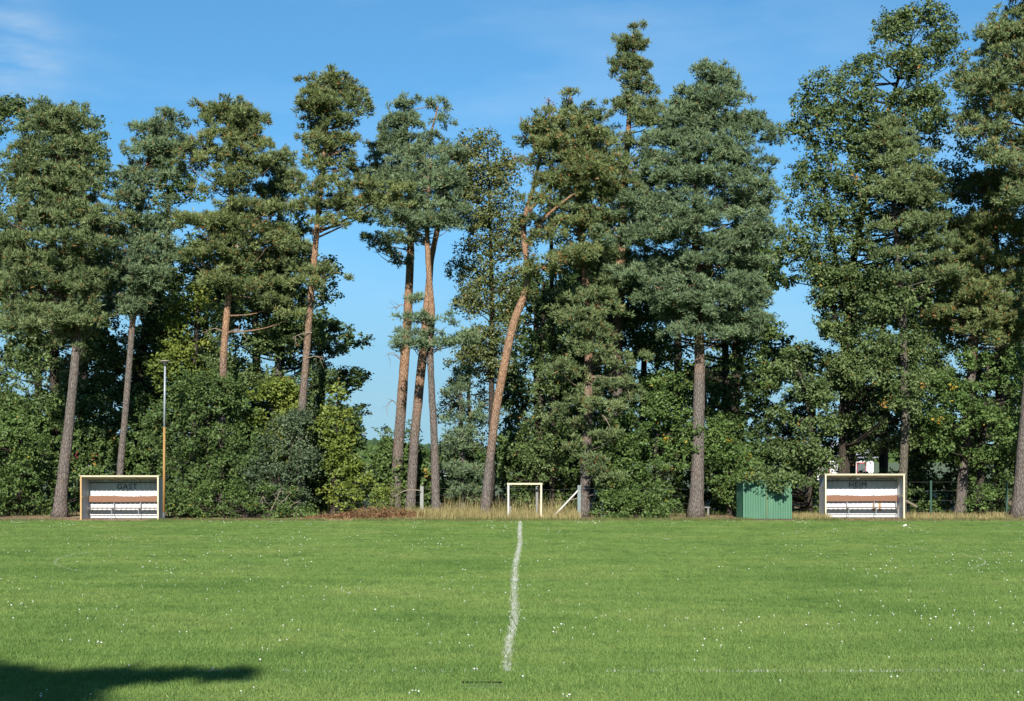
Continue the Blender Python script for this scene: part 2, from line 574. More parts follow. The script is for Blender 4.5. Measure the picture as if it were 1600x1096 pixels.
        if limbs:
            zlo = c[:, 2].min() - 0.8
            for i in range(len(c)):
                if r[i, 0] < 0.25 or rng.random() > (0.4 if kind == 'pine' else 0.6): continue
                hd = np.hypot(c[i, 0] - np.interp(c[i, 2], path[:, 2], path[:, 0]), c[i, 1] - Y)
                za = c[i, 2] - hd * rng.uniform(0.05, 0.45) - 0.15
                za = min(max(za, max(zlo, 0.25)), path[:, 2].max() - 0.1)
                s0 = np.array([np.interp(za, path[:, 2], path[:, q]) for q in (0, 1, 2, 3, 4)])
                en = c[i] + np.array([0, 0, -0.3 * r[i, 2]])
                mid = 0.5 * (s0[:3] + en) + np.array([0, 0, -0.08 * hd]) + rng.normal(0, 0.08 + 0.04 * hd, 3)
                pp = smooth_path(np.array([s0[:3], mid, en]), 6)
                r0 = min(0.016 + 0.013 * hd, 0.07, max(s0[3] * 0.7, 0.012))
                t0 = np.clip((o0 - s0[4]) / (o0 - o1), 0, 1) * 0.8 if kind == 'pine' else 0
                tb.tube(pp, np.linspace(r0, 0.01, 6), 5, t0, cap=False)
                for _ in range(twig):
                    e2 = c[i] + unit(1)[0] * r[i] * rng.uniform(0.6, 1.05)
                    tb.tube(np.array([en, 0.5 * (en + e2) + rng.normal(0, 0.06, 3), e2]), [0.011, 0.008, 0.004], 3, t0, cap=False)
    bk = bark or ('pine_bark' if kind == 'pine' else 'grey_bark')
    tb.build('trunk', M[bk], root, smooth=True, tint=True, origin=base)
    if dead:
        for dd in dead:
            db = MB()
            pts = smooth_path(np.array([at(x, y, Y + d_) for x, y, d_ in dd]), 9)
            db.tube(pts, np.linspace(0.035, 0.008, 9), 5)
            for q in range(5):
                i = rng.integers(3, 9)
                i = min(i, 8)
                e2 = pts[i] + rng.normal(0, 0.28, 3) + np.array([0, 0, -0.12])
                db.tube(np.array([pts[i], 0.5 * (pts[i] + e2) + rng.normal(0, 0.05, 3), e2]), [0.012, 0.009, 0.004], 4, cap=False)
            db.build('dead_branch', M['dead_wood'], root, origin=base)
    return root


# ------------------------------------------------------------------ ground, pitch, far country
def grid_sheet(name, x0, x1, y0, y1, nx, ny, z, mat, edge=None, zfun=None):
    xs = np.linspace(x0, x1, nx); ys = np.linspace(y0, y1, ny)
    gx, gyy = np.meshgrid(xs, ys)
    if edge is not None:
        gyy = gyy.copy(); gyy[-1] += edge(xs)
    gz = np.full_like(gx, z) if zfun is None else zfun(gx, gyy)
    v = np.stack([gx, gyy, gz], -1).reshape(-1, 3)
    i = (np.arange(ny - 1)[:, None] * nx + np.arange(nx - 1)[None, :]).reshape(-1)
    mb = MB()
    mb.add(v, np.stack([i, i + 1, i + 1 + nx, i + nx], 1))
    o = mb.build(name, mat)
    return o


m, n, b = new_mat('verge_soil')
v = objco(n)
f1 = noise(n, v, 0.55, 4); f2 = noise(n, v, 7, 6, 0.7)
c1 = ramp(n, f1, [(0.38, (0.17, 0.115, 0.075)), (0.52, (0.27, 0.20, 0.115)), (0.66, (0.20, 0.20, 0.075))])
c = mix(n, 1.0, c1, ramp(n, f2, [(0.25, (0.55, 0.52, 0.5)), (0.75, (1.3, 1.25, 1.2))]), 'MULTIPLY')
n.links.new(c, b.inputs['Base Color']); b.inputs['Roughness'].default_value = 0.95
bump(n, f2, b, 0.7, 0.05)
M['verge'] = m
m, n, b = new_mat('far_meadow')
c = ramp(n, noise(n, objco(n), 0.03, 4), [(0.35, (0.05, 0.085, 0.026)), (0.65, (0.10, 0.12, 0.045))])
n.links.new(c, b.inputs['Base Color']); b.inputs['Roughness'].default_value = 0.9
M['meadow'] = m


def lawn_color(n):
    v = objco(n)
    fa = noise(n, v, 0.23, 5, 0.6)
    fb = noise(n, objco(n, (0.25, 1.0, 1)), 0.95, 4, 0.6)
    fc = noise(n, v, 2.6, 4, 0.6)
    ca = ramp(n, fa, [(0.30, (0.090, 0.164, 0.040)), (0.5, (0.124, 0.202, 0.053)), (0.70, (0.160, 0.225, 0.068))])
    cb = ramp(n, fb, [(0.30, (0.80, 0.86, 0.82)), (0.70, (1.18, 1.12, 1.12))])
    cc = ramp(n, fc, [(0.25, (0.90, 0.92, 0.91)), (0.75, (1.10, 1.07, 1.08))])
    return mix(n, 1.0, mix(n, 1.0, ca, cb, 'MULTIPLY'), cc, 'MULTIPLY')


m, n, b = new_mat('lawn_turf')
c = mix(n, 1.0, lawn_color(n), (0.78, 0.80, 0.72), 'MULTIPLY')
n.links.new(c, b.inputs['Base Color']); b.inputs['Roughness'].default_value = 0.95
b.inputs['Specular IOR Level'].default_value = 0.1
bump(n, noise(n, objco(n), 40, 3), b, 0.5, 0.02)
M['turf'] = m
m, n, b = new_mat('lawn_blades')
at_ = n.nodes.new('ShaderNodeAttribute'); at_.attribute_name = 'tint'
k_ = ramp(n, at_.outputs['Fac'], [(0.0, (0.84, 0.88, 0.80)), (0.6, (1.12, 1.10, 1.05)), (0.93, (1.45, 1.25, 1.3)), (0.97, (2.3, 1.55, 1.7))])
c = mix(n, 1.0, lawn_color(n), k_, 'MULTIPLY')
n.links.new(c, b.inputs['Base Color']); b.inputs['Roughness'].default_value = 0.6
b.inputs['Specular IOR Level'].default_value = 0.2
tr = n.nodes.new('ShaderNodeBsdfTranslucent'); n.links.new(c, tr.inputs['Color'])
ms = n.nodes.new('ShaderNodeMixShader'); ms.inputs['Fac'].default_value = 0.25
n.links.new(b.outputs['BSDF'], ms.inputs[1]); n.links.new(tr.outputs['BSDF'], ms.inputs[2])
n.links.new(ms.outputs['Shader'], n.nodes['Material Output'].inputs['Surface'])
M['blades'] = m
M['chalk'] = plain('chalk', (0.345, 0.36, 0.325), 0.9, 0.1, 20, 0.1)


def mound(x, y):
    """the verge behind the pitch: flat with a low hump in front of the fence"""
    h = 0.16 * np.exp(-((x + 3.4) / 1.7) ** 2 - ((y - 64.3) / 0.9) ** 2)
    h += 0.10 * np.exp(-((x - 23.0) / 2.5) ** 2 - ((y - 65.5) / 1.2) ** 2)
    h += 0.05 * np.exp(-((x + 8) / 3) ** 2 - ((y - 65.0) / 1.2) ** 2)
    return h


# coarse sheet to the horizon with a finer strip where the verge is seen
gs = MB()
far = 3500.0
xs = np.concatenate([[-far, -200, -80], np.linspace(-40, 40, 161), [80, 200, far]])
ys = np.concatenate([[-far, -200, -20, 55, 60], np.linspace(61, 76, 46), [85, 110, 160, 300, 800, far]])
gx, gyy = np.meshgrid(xs, ys)
gz = mound(gx, gyy) + np.where((gyy > 62.6) & (gyy < 80), rng.normal(0, 0.012, gx.shape), 0)
i = (np.arange(len(ys) - 1)[:, None] * len(xs) + np.arange(len(xs) - 1)[None, :]).reshape(-1)
gs.add(np.stack([gx, gyy, gz], -1).reshape(-1, 3), np.stack([i, i + 1, i + 1 + len(xs), i + len(xs)], 1))
tag(gs.build('ground', M['verge'], smooth=True), kind='structure')
EDGE = 62.3
ex = np.linspace(-45, 45, 181)
en = np.interp(ex, np.linspace(-45, 45, 60), rng.normal(0, 0.12, 60)) + 0.15 * np.sin(ex * 0.21) + np.where((ex > 3.5) & (ex < 12.5), 0.45, 0)
edge = lambda x: np.interp(x, ex, en)
tag(grid_sheet('pitch', -45, 45, -30, EDGE, 181, 40, 0.005, M['turf'], edge), kind='structure')
tag(grid_sheet('meadow', -900, 900, 105, 900, 3, 3, 0.006, M['meadow']), kind='structure')

# far wood along the horizon: one mass
mb = MB()
xx = np.linspace(-420, 420, 560)
hh = 6 + 5.0 * np.interp(xx, np.linspace(-420, 420, 40), rng.random(40)) + 2.2 * rng.random(560)
for k in range(4):
    t0, t1 = k / 4, (k + 1) / 4
    d0, d1 = 12 * (1 - math.sqrt(max(0, 1 - t0 * t0))), 12 * (1 - math.sqrt(max(0, 1 - t1 * t1)))
    lo = np.stack([xx, np.full(560, 640 + d0) + rng.normal(0, 1.5, 560), hh * t0], 1)
    hi_ = np.stack([xx, np.full(560, 640 + d1) + rng.normal(0, 1.5, 560), hh * t1], 1)
    q = np.arange(559)
    mb.add(np.concatenate([lo, hi_]), np.stack([q, q + 1, q + 561, q + 560], 1), 0.4)
o = mb.build('far_wood', M['oak_deep'], tint=True)
tag(o, 'low dark wood far off on the horizon behind the gap in the trees', 'wood', kind='stuff')

# ------------------------------------------------------------------ lawn grass (instanced tufts)
tm = MB()
nb = 70
bp = rng.uniform(-0.17, 0.17, (nb, 2))
ang = rng.uniform(0, 2 * np.pi, nb); hgt = rng.uniform(0.022, 0.05, nb)
wv = np.stack([np.cos(ang), np.sin(ang), np.zeros(nb)], 1) * 0.0042
b0 = np.stack([bp[:, 0], bp[:, 1], np.zeros(nb)], 1)
lean = rng.normal(0, 0.018, (nb, 3)); lean[:, 2] = hgt
tv = np.stack([b0 - wv, b0 + wv, b0 + lean], 1).reshape(-1, 3)
tt = rng.uniform(0, 0.9, nb); tt[rng.random(nb) < 0.04] = 1.0
tm.add(tv, np.arange(nb * 3).reshape(-1, 3), np.repeat(tt, 3))
tuft = tm.build('grass_tuft', M['blades'], tint=True)
COL.objects.unlink(tuft)
gxs = np.linspace(-1, 1, 41)
gys = np.concatenate([np.linspace(14.5, 30, 16), np.linspace(32, EDGE - 0.15, 20)])
gv = np.array([[u * (y * 0.38 + 6), y, 0.005] for y in gys for u in gxs])
i = (np.arange(len(gys) - 1)[:, None] * 41 + np.arange(40)[None, :]).reshape(-1)
gm = MB(); gm.add(gv, np.stack([i, i + 1, i + 42, i + 41], 1), np.clip(42 * (18 / gv[:, 1]) ** 1.2, 9, 42))
grass = gm.build('grass', M['blades'], tint=True)
tag(grass, 'short mown green grass covering the whole football pitch', 'grass', kind='stuff')
ng = bpy.data.node_groups.new('scatter_tufts', 'GeometryNodeTree')
ng.interface.new_socket('Geometry', in_out='INPUT', socket_type='NodeSocketGeometry')
ng.interface.new_socket('Geometry', in_out='OUTPUT', socket_type='NodeSocketGeometry')
gi = ng.nodes.new('NodeGroupInput'); go = ng.nodes.new('NodeGroupOutput')
dp = ng.nodes.new('GeometryNodeDistributePointsOnFaces')
na = ng.nodes.new('GeometryNodeInputNamedAttribute'); na.data_type = 'FLOAT'; na.inputs['Name'].default_value = 'tint'
oi = ng.nodes.new('GeometryNodeObjectInfo'); oi.inputs['Object'].default_value = tuft
ip = ng.nodes.new('GeometryNodeInstanceOnPoints')
rv = ng.nodes.new('FunctionNodeRandomValue'); rv.data_type = 'FLOAT_VECTOR'
rv.inputs['Min'].default_value = (0, 0, 0); rv.inputs['Max'].default_value = (0, 0, 6.283)
rsx = ng.nodes.new('FunctionNodeRandomValue'); rsx.data_type = 'FLOAT'
rsx.inputs[2].default_value = 0.75; rsx.inputs[3].default_value = 1.35
ng.links.new(gi.outputs[0], dp.inputs['Mesh'])
ng.links.new(na.outputs['Attribute'], dp.inputs['Density'])
ng.links.new(dp.outputs['Points'], ip.inputs['Points'])
ng.links.new(oi.outputs['Geometry'], ip.inputs['Instance'])
ng.links.new(rv.outputs[0], ip.inputs['Rotation'])
ng.links.new(rsx.outputs[1], ip.inputs['Scale'])
ng.links.new(ip.outputs[0], go.inputs[0])
md = grass.modifiers.new('scatter', 'NODES'); md.node_group = ng


# ------------------------------------------------------------------ chalk lines
def chalk(name, pts, width, dens, strip):
    """white-coated grass blades along a line (and a broken chalk film under them)"""
    pts = np.asarray(pts, float)
    p = smooth_path(pts, max(12, int(np.linalg.norm(np.diff(pts, axis=0), axis=1).sum() * 4)))
    seg = np.linalg.norm(np.diff(p, axis=0), axis=1)
    mb = MB()
    nbl = int(seg.sum() * dens)
    k = rng.choice(len(seg), nbl, p=seg / seg.sum())
    u = rng.random(nbl)[:, None]
    c = p[k] * (1 - u) + p[k + 1] * u
    dr = nrm(np.concatenate([p[k + 1] - p[k], np.zeros((nbl, 1))], 1))[:, :2]
    sd = np.stack([-dr[:, 1], dr[:, 0]], 1)
    fade = np.interp(np.cumsum(seg)[k], np.linspace(0, seg.sum(), 24), rng.uniform(0.35, 1, 24)) if strip < 1 else np.ones(nbl)
    keep = rng.random(nbl) < fade
    c = c + sd * np.clip(rng.normal(0, 0.42, (nbl, 1)), -1.1, 1.1) * width * 0.55
    c = c[keep]; nb2 = len(c)
    an = rng.uniform(0, 2 * np.pi, nb2)
    wv = np.stack([np.cos(an), np.sin(an), np.zeros(nb2)], 1) * 0.0042
    b0 = np.concatenate([c, np.full((nb2, 1), 0.008)], 1)
    ln = rng.normal(0, 0.016, (nb2, 3)); ln[:, 2] = rng.uniform(0.02, 0.05, nb2)
    mb.add(np.stack([b0 - wv, b0 + wv, b0 + ln], 1).reshape(-1, 3), np.arange(nb2 * 3).reshape(-1, 3))
    o = mb.build(name, M['chalk'])
    tag(o, kind='structure')
    return o


hl = [(813, 816), (812, 830), (812.5, 848), (809, 868), (805, 884), (803.5, 916), (803.5, 940), (804.5, 968), (800, 992), (794, 1006), (792.5, 1029), (792.5, 1051)]
chalk('halfway_line', [at(x, y, gy(y))[:2] for x, y in hl], 0.155, 260, 1)
chalk('touchline', [(-7.0 + 0.4 * k, gy(1051) + 0.03 * math.sin(k)) for k in range(20)], 0.07, 45, 0.5)
chalk('touchline', [(1.2 + 0.4 * k, gy(1051) + 0.02 * math.sin(k * 0.7)) for k in range(24)], 0.075, 130, 0.5)
cyc = gy(870)
for a0, a1, dn in ((-38, 30, 34), (150, 218, 30)):
    chalk('centre_circle', [(0.2 + 12.35 * math.cos(R(t)), cyc + 12.35 * math.sin(R(t)) * 0.8) for t in np.linspace(a0, a1, 40)], 0.08, dn, 0.5)

# ------------------------------------------------------------------ dugouts
M['cream'] = plain('cream_paint', (0.45, 0.415, 0.29), 0.5, 0.12, 5, 0.35, dirt=(0.22, 0.15, 0.08), dirt_lo=0.60)
M['orange_wood'] = plain('orange_stained_wood', (0.40, 0.25, 0.11), 0.6, 0.2, 5, 0.3, (4, 4, 0.5))
M['white_sheet'] = plain('white_sheet_metal', (0.50, 0.50, 0.505), 0.45, 0.06, 3, 0.4, dirt=(0.38, 0.36, 0.29), dirt_lo=0.60)
M['brown_board'] = plain('brown_bench_board', (0.165, 0.082, 0.05), 0.65, 0.35, 3, 0.25, (0.7, 8, 14))
M['grey_board'] = plain('weathered_bench_board', (0.12, 0.10, 0.085), 0.75, 0.3, 3, 0.2, (0.7, 8, 14))
M['steel'] = plain('grey_steel', (0.20, 0.205, 0.21), 0.45, 0.15, 6, 0.5)
M['ink'] = plain('black_lettering', (0.018, 0.018, 0.02), 0.6, 0.05, 5, 0.3)
M['rust'] = plain('rust_stain', (0.30, 0.17, 0.06), 0.8, 0.3, 8, 0.2)


def corrugated(x0, x1, y, z0, z1, pitch=0.19, dep=0.035, face=-1, axis='x', t=0.004, tops=None):
    """one sheet of trapezoid metal; valleys lie at y, ribs stand dep towards face; real thickness"""
    n_ = max(1, int(round((x1 - x0) / pitch)))
    p = (x1 - x0) / n_
    us, ds = [], []
    for k in range(n_):
        for f, d in ((0.0, 0), (0.62, 0), (0.72, 1), (0.90, 1)):
            us.append(x0 + (k + f) * p); ds.append(d * dep * face)
    us.append(x1); ds.append(0)
    us, ds = np.array(us), np.array(ds)
    k = len(us)
    rows = []
    for off in (0, -t * face):
        for z in (z0, z1):
            zz = np.full(k, z)
            if axis == 'y' and z == z1 and tops is not None:
                zz = np.interp(us, [x0, x1], tops)
            if axis == 'x':
                rows.append(np.stack([us, y + ds + off, zz], 1))
            else:
                rows.append(np.stack([y + ds + off, us, zz], 1))
    v = np.concatenate(rows)
    q = np.arange(k - 1)
    f = [np.stack([q, q + 1, q + 1 + k, q + k], 1), np.stack([q + 2 * k + 1, q + 2 * k, q + 3 * k, q + 3 * k + 1], 1),
         np.stack([q + k, q + k + 1, q + 3 * k + 1, q + 3 * k], 1), np.stack([q + 1, q, q + 2 * k, q + 2 * k + 1], 1)]
    mb = MB(); mb.add(v, np.concatenate(f))
    return mb


def lettering(text, size, loc, parent, mat, name='lettering', bold=0.0):
    cu = bpy.data.curves.new('letters', 'FONT')
    cu.body = text; cu.size = size; cu.align_x = 'CENTER'; cu.extrude = 0.003; cu.offset = bold; cu.space_character = 1.14
    cu.resolution_u = 3
    t_ = bpy.data.objects.new('letters', cu)
    COL.objects.link(t_)
    bpy.context.view_layer.update()
    me = bpy.data.meshes.new_from_object(t_.evaluated_get(bpy.context.evaluated_depsgraph_get()))
    COL.objects.unlink(t_); bpy.data.objects.remove(t_)
    me.materials.clear(); me.materials.append(mat)
    o = bpy.data.objects.new(name, me)
    COL.objects.link(o)
    o.parent = parent; o.location = loc; o.rotation_euler = (R(90), 0, 0)
    return o


def dugout(xl, xr, ytop, ybot, text, label, left_mat, rz=0.0, rust=False):
    Y = gy(ybot)
    px = Y / FPX
    W = (xr - xl) * px
    H = EYE + (HZ - ytop) * px
    Dp = 1.18
    root = empty('dugout', ((xl + xr) / 2 * px - CX * px, Y, 0.006), rz)
    tag(root, label, 'dugout', 'team dugouts at the far touchline')
    h = W / 2
    pt = 0.062
    zr = H - 0.085                                  # underside of the roof at the front
    # two front posts
    for sx, mt in ((-1, left_mat), (1, M['cream'])):
        mb = MB(); x = sx * (h - pt / 2)
        mb.box(x - pt / 2, x + pt / 2, 0, 0.07, 0, zr + 0.045)
        mb.build('post', mt, root)
    # roof sheet and fascia
    drop = 0.20
    mb = MB(); mb.box(-h - 0.04, h + 0.04, -0.03, Dp + 0.12, zr + 0.052, zr + 0.078, drop); mb.build('roof', M['cream'], root)
    mb = MB(); mb.box(-h + pt, h - pt, -0.012, 0.05, zr + 0.01, zr + 0.05); mb.build('fascia', M['cream'], root)
    for k in range(2):
        mb = MB(); x = -h + W * (0.40 + 0.27 * k)
        mb.box(x - 0.02, x + 0.02, 0.055, Dp - 0.02, zr + 0.0, zr + 0.048, drop); mb.build('rafter', M['cream'], root)
    # back wall in four sheets, side walls one sheet each
    zb = zr - drop + 0.04
    ns = 4
    for k in range(ns):
        x0 = -h + 0.02 + (W - 0.04) / ns * k; x1 = -h + 0.02 + (W - 0.04) / ns * (k + 1)
        corrugated(x0 + 0.002, x1 - 0.002, Dp - 0.002 * (k % 2), 0.03, zb, 0.215).build('wall_panel', M['white_sheet'], root)
    for sx in (-1, 1):
        corrugated(0.08, Dp - 0.005, sx * (h - 0.014), 0.03, zr, 0.20, 0.02, -sx, 'y', tops=(zr + 0.02, zb)).build('side_panel', M['white_sheet'], root)
        mb = MB(); mb.box(sx * (h - 0.06) - 0.02, sx * (h - 0.06) + 0.02, 0.09, Dp - 0.06, 0.98, 1.02); mb.build('side_rail', M['cream'], root)
    # rear rails
    mb = MB(); mb.box(-h + 0.05, h - 0.05, Dp - 0.085, Dp - 0.042, 0.16, 0.20); mb.build('bottom_rail', M['white_sheet'], root)
    mb = MB(); mb.box(-h + 0.05, h - 0.05, Dp - 0.085, Dp - 0.042, zb - 0.11, zb - 0.07); mb.build('top_rail', M['grey_board'], root)
    # bench: backrest board with a wavy sawn edge, seat, brackets
    nseg = 24
    us = np.linspace(-h + 0.09, h - 0.06, nseg)
    tp = 1.00 + 0.014 * np.sin(us * 2.3 + len(text)) + rng.normal(0, 0.004, nseg)
    bt = 0.745 + 0.006 * np.sin(us * 1.7)
    mb = MB()
    yf, yb = Dp - 0.20, Dp - 0.165
    rows = [np.stack([us, np.full(nseg, yy), zz], 1) for yy, zz in ((yf, bt), (yf, tp), (yb, tp), (yb, bt))]
    q = np.arange(nseg - 1)
    ff = [np.stack([q + a_ * nseg, q + 1 + a_ * nseg, q + 1 + b_ * nseg, q + b_ * nseg], 1) for a_, b_ in ((0, 1), (1, 2), (2, 3), (3, 0))]
    mb.add(np.concatenate(rows), np.concatenate(ff))
    for e_ in (0, nseg - 1):
        mb.add([rows[r_][e_] for r_ in range(4)], [(0, 1, 2, 3)])
    mb.build('backrest', M['brown_board'], root)
    mb = MB(); mb.box(-h + 0.09, h - 0.05, Dp - 0.53, Dp - 0.21, 0.455, 0.50); mb.build('seat', M['grey_board'], root)
    for k in range(3):
        x = -h + W * (0.07 + 0.32 * k + (0.28 if k == 2 else 0.05 * (k == 1)))
        x = [-h + W * 0.345, -h + W * 0.69, h - 0.10][k]
        mb = MB()
        mb.box(x - 0.014, x + 0.014, Dp - 0.50, Dp - 0.46, 0.0, 0.452)
        mb.box(x - 0.018, x + 0.018, Dp - 0.455, Dp - 0.09, 0.40, 0.45)
        mb.build('bench_leg', M['steel'], root)
        mb = MB(); mb.box(x - 0.018, x + 0.018, Dp - 0.16, Dp - 0.09, 0.50, 1.05); mb.build('bracket', M['steel'], root)
    if rust:
        for x, w_ in ((0.62, 0.10), (0.90, 0.08)):
            mb = MB(); mb.box(x, x + w_, Dp - 0.046, Dp - 0.041, 0.30, 0.70); mb.build('rust_stain', M['rust'], root)
    lettering(text, 0.33, (0.02 if text == 'GAST' else 0.10 - 0.13, Dp - 0.045, zb - 0.375), root, M['ink'], bold=0.0)
    for k in range(3):
        mb = MB(); x = (0.02 if text == 'GAST' else -0.03) - 0.23 + 0.17 * k
        mb.box(x, x + 0.12, Dp - 0.047, Dp - 0.043, zb - 0.445, zb - 0.43); mb.build('small_print', M['ink'], root)
    return root


dugout(125, 248, 743, 813, 'GAST', 'cream framed dugout reading GAST beside the rusty lamp post', M['orange_wood'], R(-0.6))
dugout(1289, 1414, 740.5, 811.5, 'HEIM', 'cream framed dugout reading HEIM to the right of the green shed', M['cream'], R(0.5), True)

# ------------------------------------------------------------------ green shed
m, n, b = new_mat('green_sheet_metal')
v = objco(n)
c = mix(n, noise(n, v, 1.6, 5), (0.027, 0.105, 0.056), (0.046, 0.140, 0.078))
streak = ramp(n, noise(n, objco(n, (11, 11, 0.35)), 1.0, 3), [(0.55, (0, 0, 0)), (0.75, (0.35, 0.35, 0.35))])
c = mix(n, streak, c, (0.17, 0.26, 0.17))
n.links.new(c, b.inputs['Base Color']); b.inputs['Roughness'].default_value = 0.5
M['green'] = m
Ysh = gy(812)
px = Ysh / FPX
sx0, sx1 = (1162 - CX) * px, (1236 - CX) * px
Wd, Dd, Hh = sx1 - sx0, 1.9, 1.66
shed = empty('tool_shed', ((sx0 + sx1) / 2, Ysh, 0.006))
tag(shed, 'small green corrugated metal shed under overhanging oak leaves', 'shed')
hw = Wd / 2
for x0, x1 in ((-hw, -hw + Wd * 0.48), (-hw + Wd * 0.48, hw)):
    corrugated(x0 + 0.002, x1 - 0.002, 0.0, 0.02, Hh, 0.105, 0.028, -1).build('wall_panel', M['green'], shed)
    corrugated(x0 + 0.002, x1 - 0.002, Dd, 0.02, Hh - 0.12, 0.105, 0.028, 1).build('wall_panel', M['green'], shed)
for s_ in (-1, 1):
    corrugated(0.03, Dd - 0.03, s_ * (hw - 0.004), 0.02, Hh, 0.21, 0.028, s_, 'y', tops=(Hh, Hh - 0.12)).build('side_panel', M['green'], shed)
    mb = MB(); mb.box(s_ * hw - 0.03, s_ * hw + 0.03, -0.035, 0.0 + 0.025, 0, Hh); mb.build('corner_trim', M['green'], shed)
mb = MB(); mb.box(-hw - 0.06, hw + 0.06, -0.09, Dd + 0.08, Hh + 0.003, Hh + 0.035, 0.13); mb.build('roof', M['green'], shed)
mb = MB(); mb.box(-hw + Wd * 0.48 - 0.028, -hw + Wd * 0.48 + 0.028, -0.034, -0.03, 0.05, Hh - 0.05); mb.build('rusty_seam', plain('rusty_seam', (0.075, 0.11, 0.05), 0.8, 0.3, 5), shed)

# ------------------------------------------------------------------ lamp post
Yl = gy(813.5)
px = Yl / FPX
lp = empty('lamp_post', ((256 - CX) * px, Yl, 0.006))
tag(lp, 'tall slim lamp post, rusty orange below and grey above, beside the GAST dugout', 'lamp post')
m, n, b = new_mat('rusty_orange_paint')
c = mix(n, noise(n, objco(n, (8, 8, 2)), 1.2, 5), (0.20, 0.105, 0.03), (0.32, 0.185, 0.06))
n.links.new(c, b.inputs['Base Color']); b.inputs['Roughness'].default_value = 0.7
M['orange_pole'] = m
zt = EYE + (HZ - 572) * px
zm = EYE + (HZ - 668) * px
M['dark_metal'] = plain('dark_metal', (0.06, 0.07, 0.07), 0.5, 0.2, 6)
M['zinc'] = plain('zinc_pole', (0.24, 0.27, 0.30), 0.4, 0.1, 4, 0.5)
mb = MB(); mb.tube([(0, 0, 0), (0, 0, 0.34)], 0.062, 12); mb.build('pole_foot', M['dark_metal'], lp, True)
mb = MB(); mb.tube([(0, 0, 0.34), (0.02, 0, zm)], [0.058, 0.052], 12); mb.build('lower_pole', M['orange_pole'], lp, True)
mb = MB(); mb.tube([(0.02, 0, zm), (0.05, 0, zt)], [0.045, 0.04], 12); mb.build('upper_pole', M['zinc'], lp, True)
hd = empty('lamp_head', (0.05, 0, zt)); hd.parent = lp
mb = MB(); mb.tube([(0, 0, -0.02), (0, 0, 0.06), (0, 0, 0.10), (0, 0, 0.16)], [0.05, 0.07, 0.12, 0.15], 14); mb.build('lamp_body', M['dark_metal'], hd, True)
mb = MB(); mb.tube([(0, 0, 0.162), (0, 0, 0.185), (0, 0, 0.215), (0, 0, 0.235)], [0.17, 0.235, 0.235, 0.10], 18); mb.build('lamp_cover', plain('lamp_cover', (0.22, 0.20, 0.15), 0.5), hd, True)

# ------------------------------------------------------------------ small goal
M['goal_white'] = plain('goal_white', (0.42, 0.41, 0.37), 0.5, 0.1, 5, 0.3, dirt=(0.26, 0.21, 0.12), dirt_lo=0.62)
M['goal_cream'] = plain('goal_cream', (0.44, 0.40, 0.28), 0.5, 0.12, 5, 0.3)
M['old_grey'] = plain('grey_weathered_wood', (0.17, 0.165, 0.155), 0.8, 0.25, 6, 0.2)
Yg = gy(812)
px = Yg / FPX
gl = empty('mini_goal', ((820 - CX) * px, Yg, 0.0))
tag(gl, 'small white and cream practice goal without a net at the end of the halfway line', 'goal')
gw, gh = (847 - 793) * px / 2, EYE + (HZ - 755) * px
t = 0.075
mb = MB(); mb.box(-gw, -gw + t, 0, t, 0, gh - t); mb.build('goal_post', M['goal_white'], gl)
mb = MB(); mb.box(gw - t, gw, 0, t, 0, gh - t); mb.build('goal_post', M['goal_cream'], gl)
mb = MB(); mb.box(-gw - 0.015, gw + 0.015, -0.01, t + 0.01, gh - t + 0.002, gh); mb.build('crossbar', M['goal_cream'], gl)
mb = MB(); mb.box(gw - 0.26, gw - 0.17, 0.62, 0.71, 0, gh - 0.15); mb.build('rear_post', M['old_grey'], gl)
mb = MB(); mb.box(-gw + 0.10, -gw + 0.16, 0.62, 0.68, 0, 0.55); mb.build('rear_post', M['old_grey'], gl)
mb = MB(); mb.box(-gw + 0.161, gw - 0.261, 0.63, 0.67, 0.05, 0.10); mb.build('ground_bar', M['old_grey'], gl)
mb = MB(); mb.tube([(gw - t / 2, t + 0.01, gh - 0.16), (gw - 0.21, 0.61, gh - 0.20)], 0.025, 6); mb.build('top_stay', M['old_grey'], gl)

# ------------------------------------------------------------------ wire fence with posts
M['concrete'] = plain('grey_concrete', (0.20, 0.205, 0.19), 0.85, 0.2, 8, 0.2)
M['post_green'] = plain('grey_green_post', (0.13, 0.165, 0.165), 0.6, 0.15, 6, 0.3)
M['wire'] = plain('fence_wire', (0.12, 0.125, 0.12), 0.5, 0.1, 6, 0.4)
Yf = 65.4
px = Yf / FPX
fe = empty('wire_fence', ((659 - CX) * px, Yf, 0))
tag(fe, 'slack wire fence on a concrete post and a braced metal post behind the mini goal', 'fence')
ox = (659 - CX) * px
X = lambda x: (x - CX) * px - ox
Zf = lambda y: EYE + (HZ - y) * px
mb = MB(); mb.box(-0.075, 0.075, 0, 0.13, 0, Zf(760)); mb.build('fence_post', M['concrete'], fe)
mb = MB(); mb.box(X(905) - 0.075, X(905) + 0.075, 0, 0.13, 0, Zf(758.5)); mb.build('fence_post', M['post_green'], fe)
mb = MB(); mb.tube([(X(862), -0.9, 0.05), (X(903), -0.02, Zf(767))], 0.04, 6); mb.build('brace', M['goal_white'], fe)
mb = MB(); mb.tube([(X(884), -0.35, Zf(783)), (X(902), -0.01, Zf(779))], 0.022, 6); mb.build('stay', M['dead_wood'], fe)
mb = MB(); mb.box(X(942) - 0.06, X(942) + 0.06, 0.4, 0.5, 0, Zf(765)); mb.build('fence_post', M['concrete'], fe)
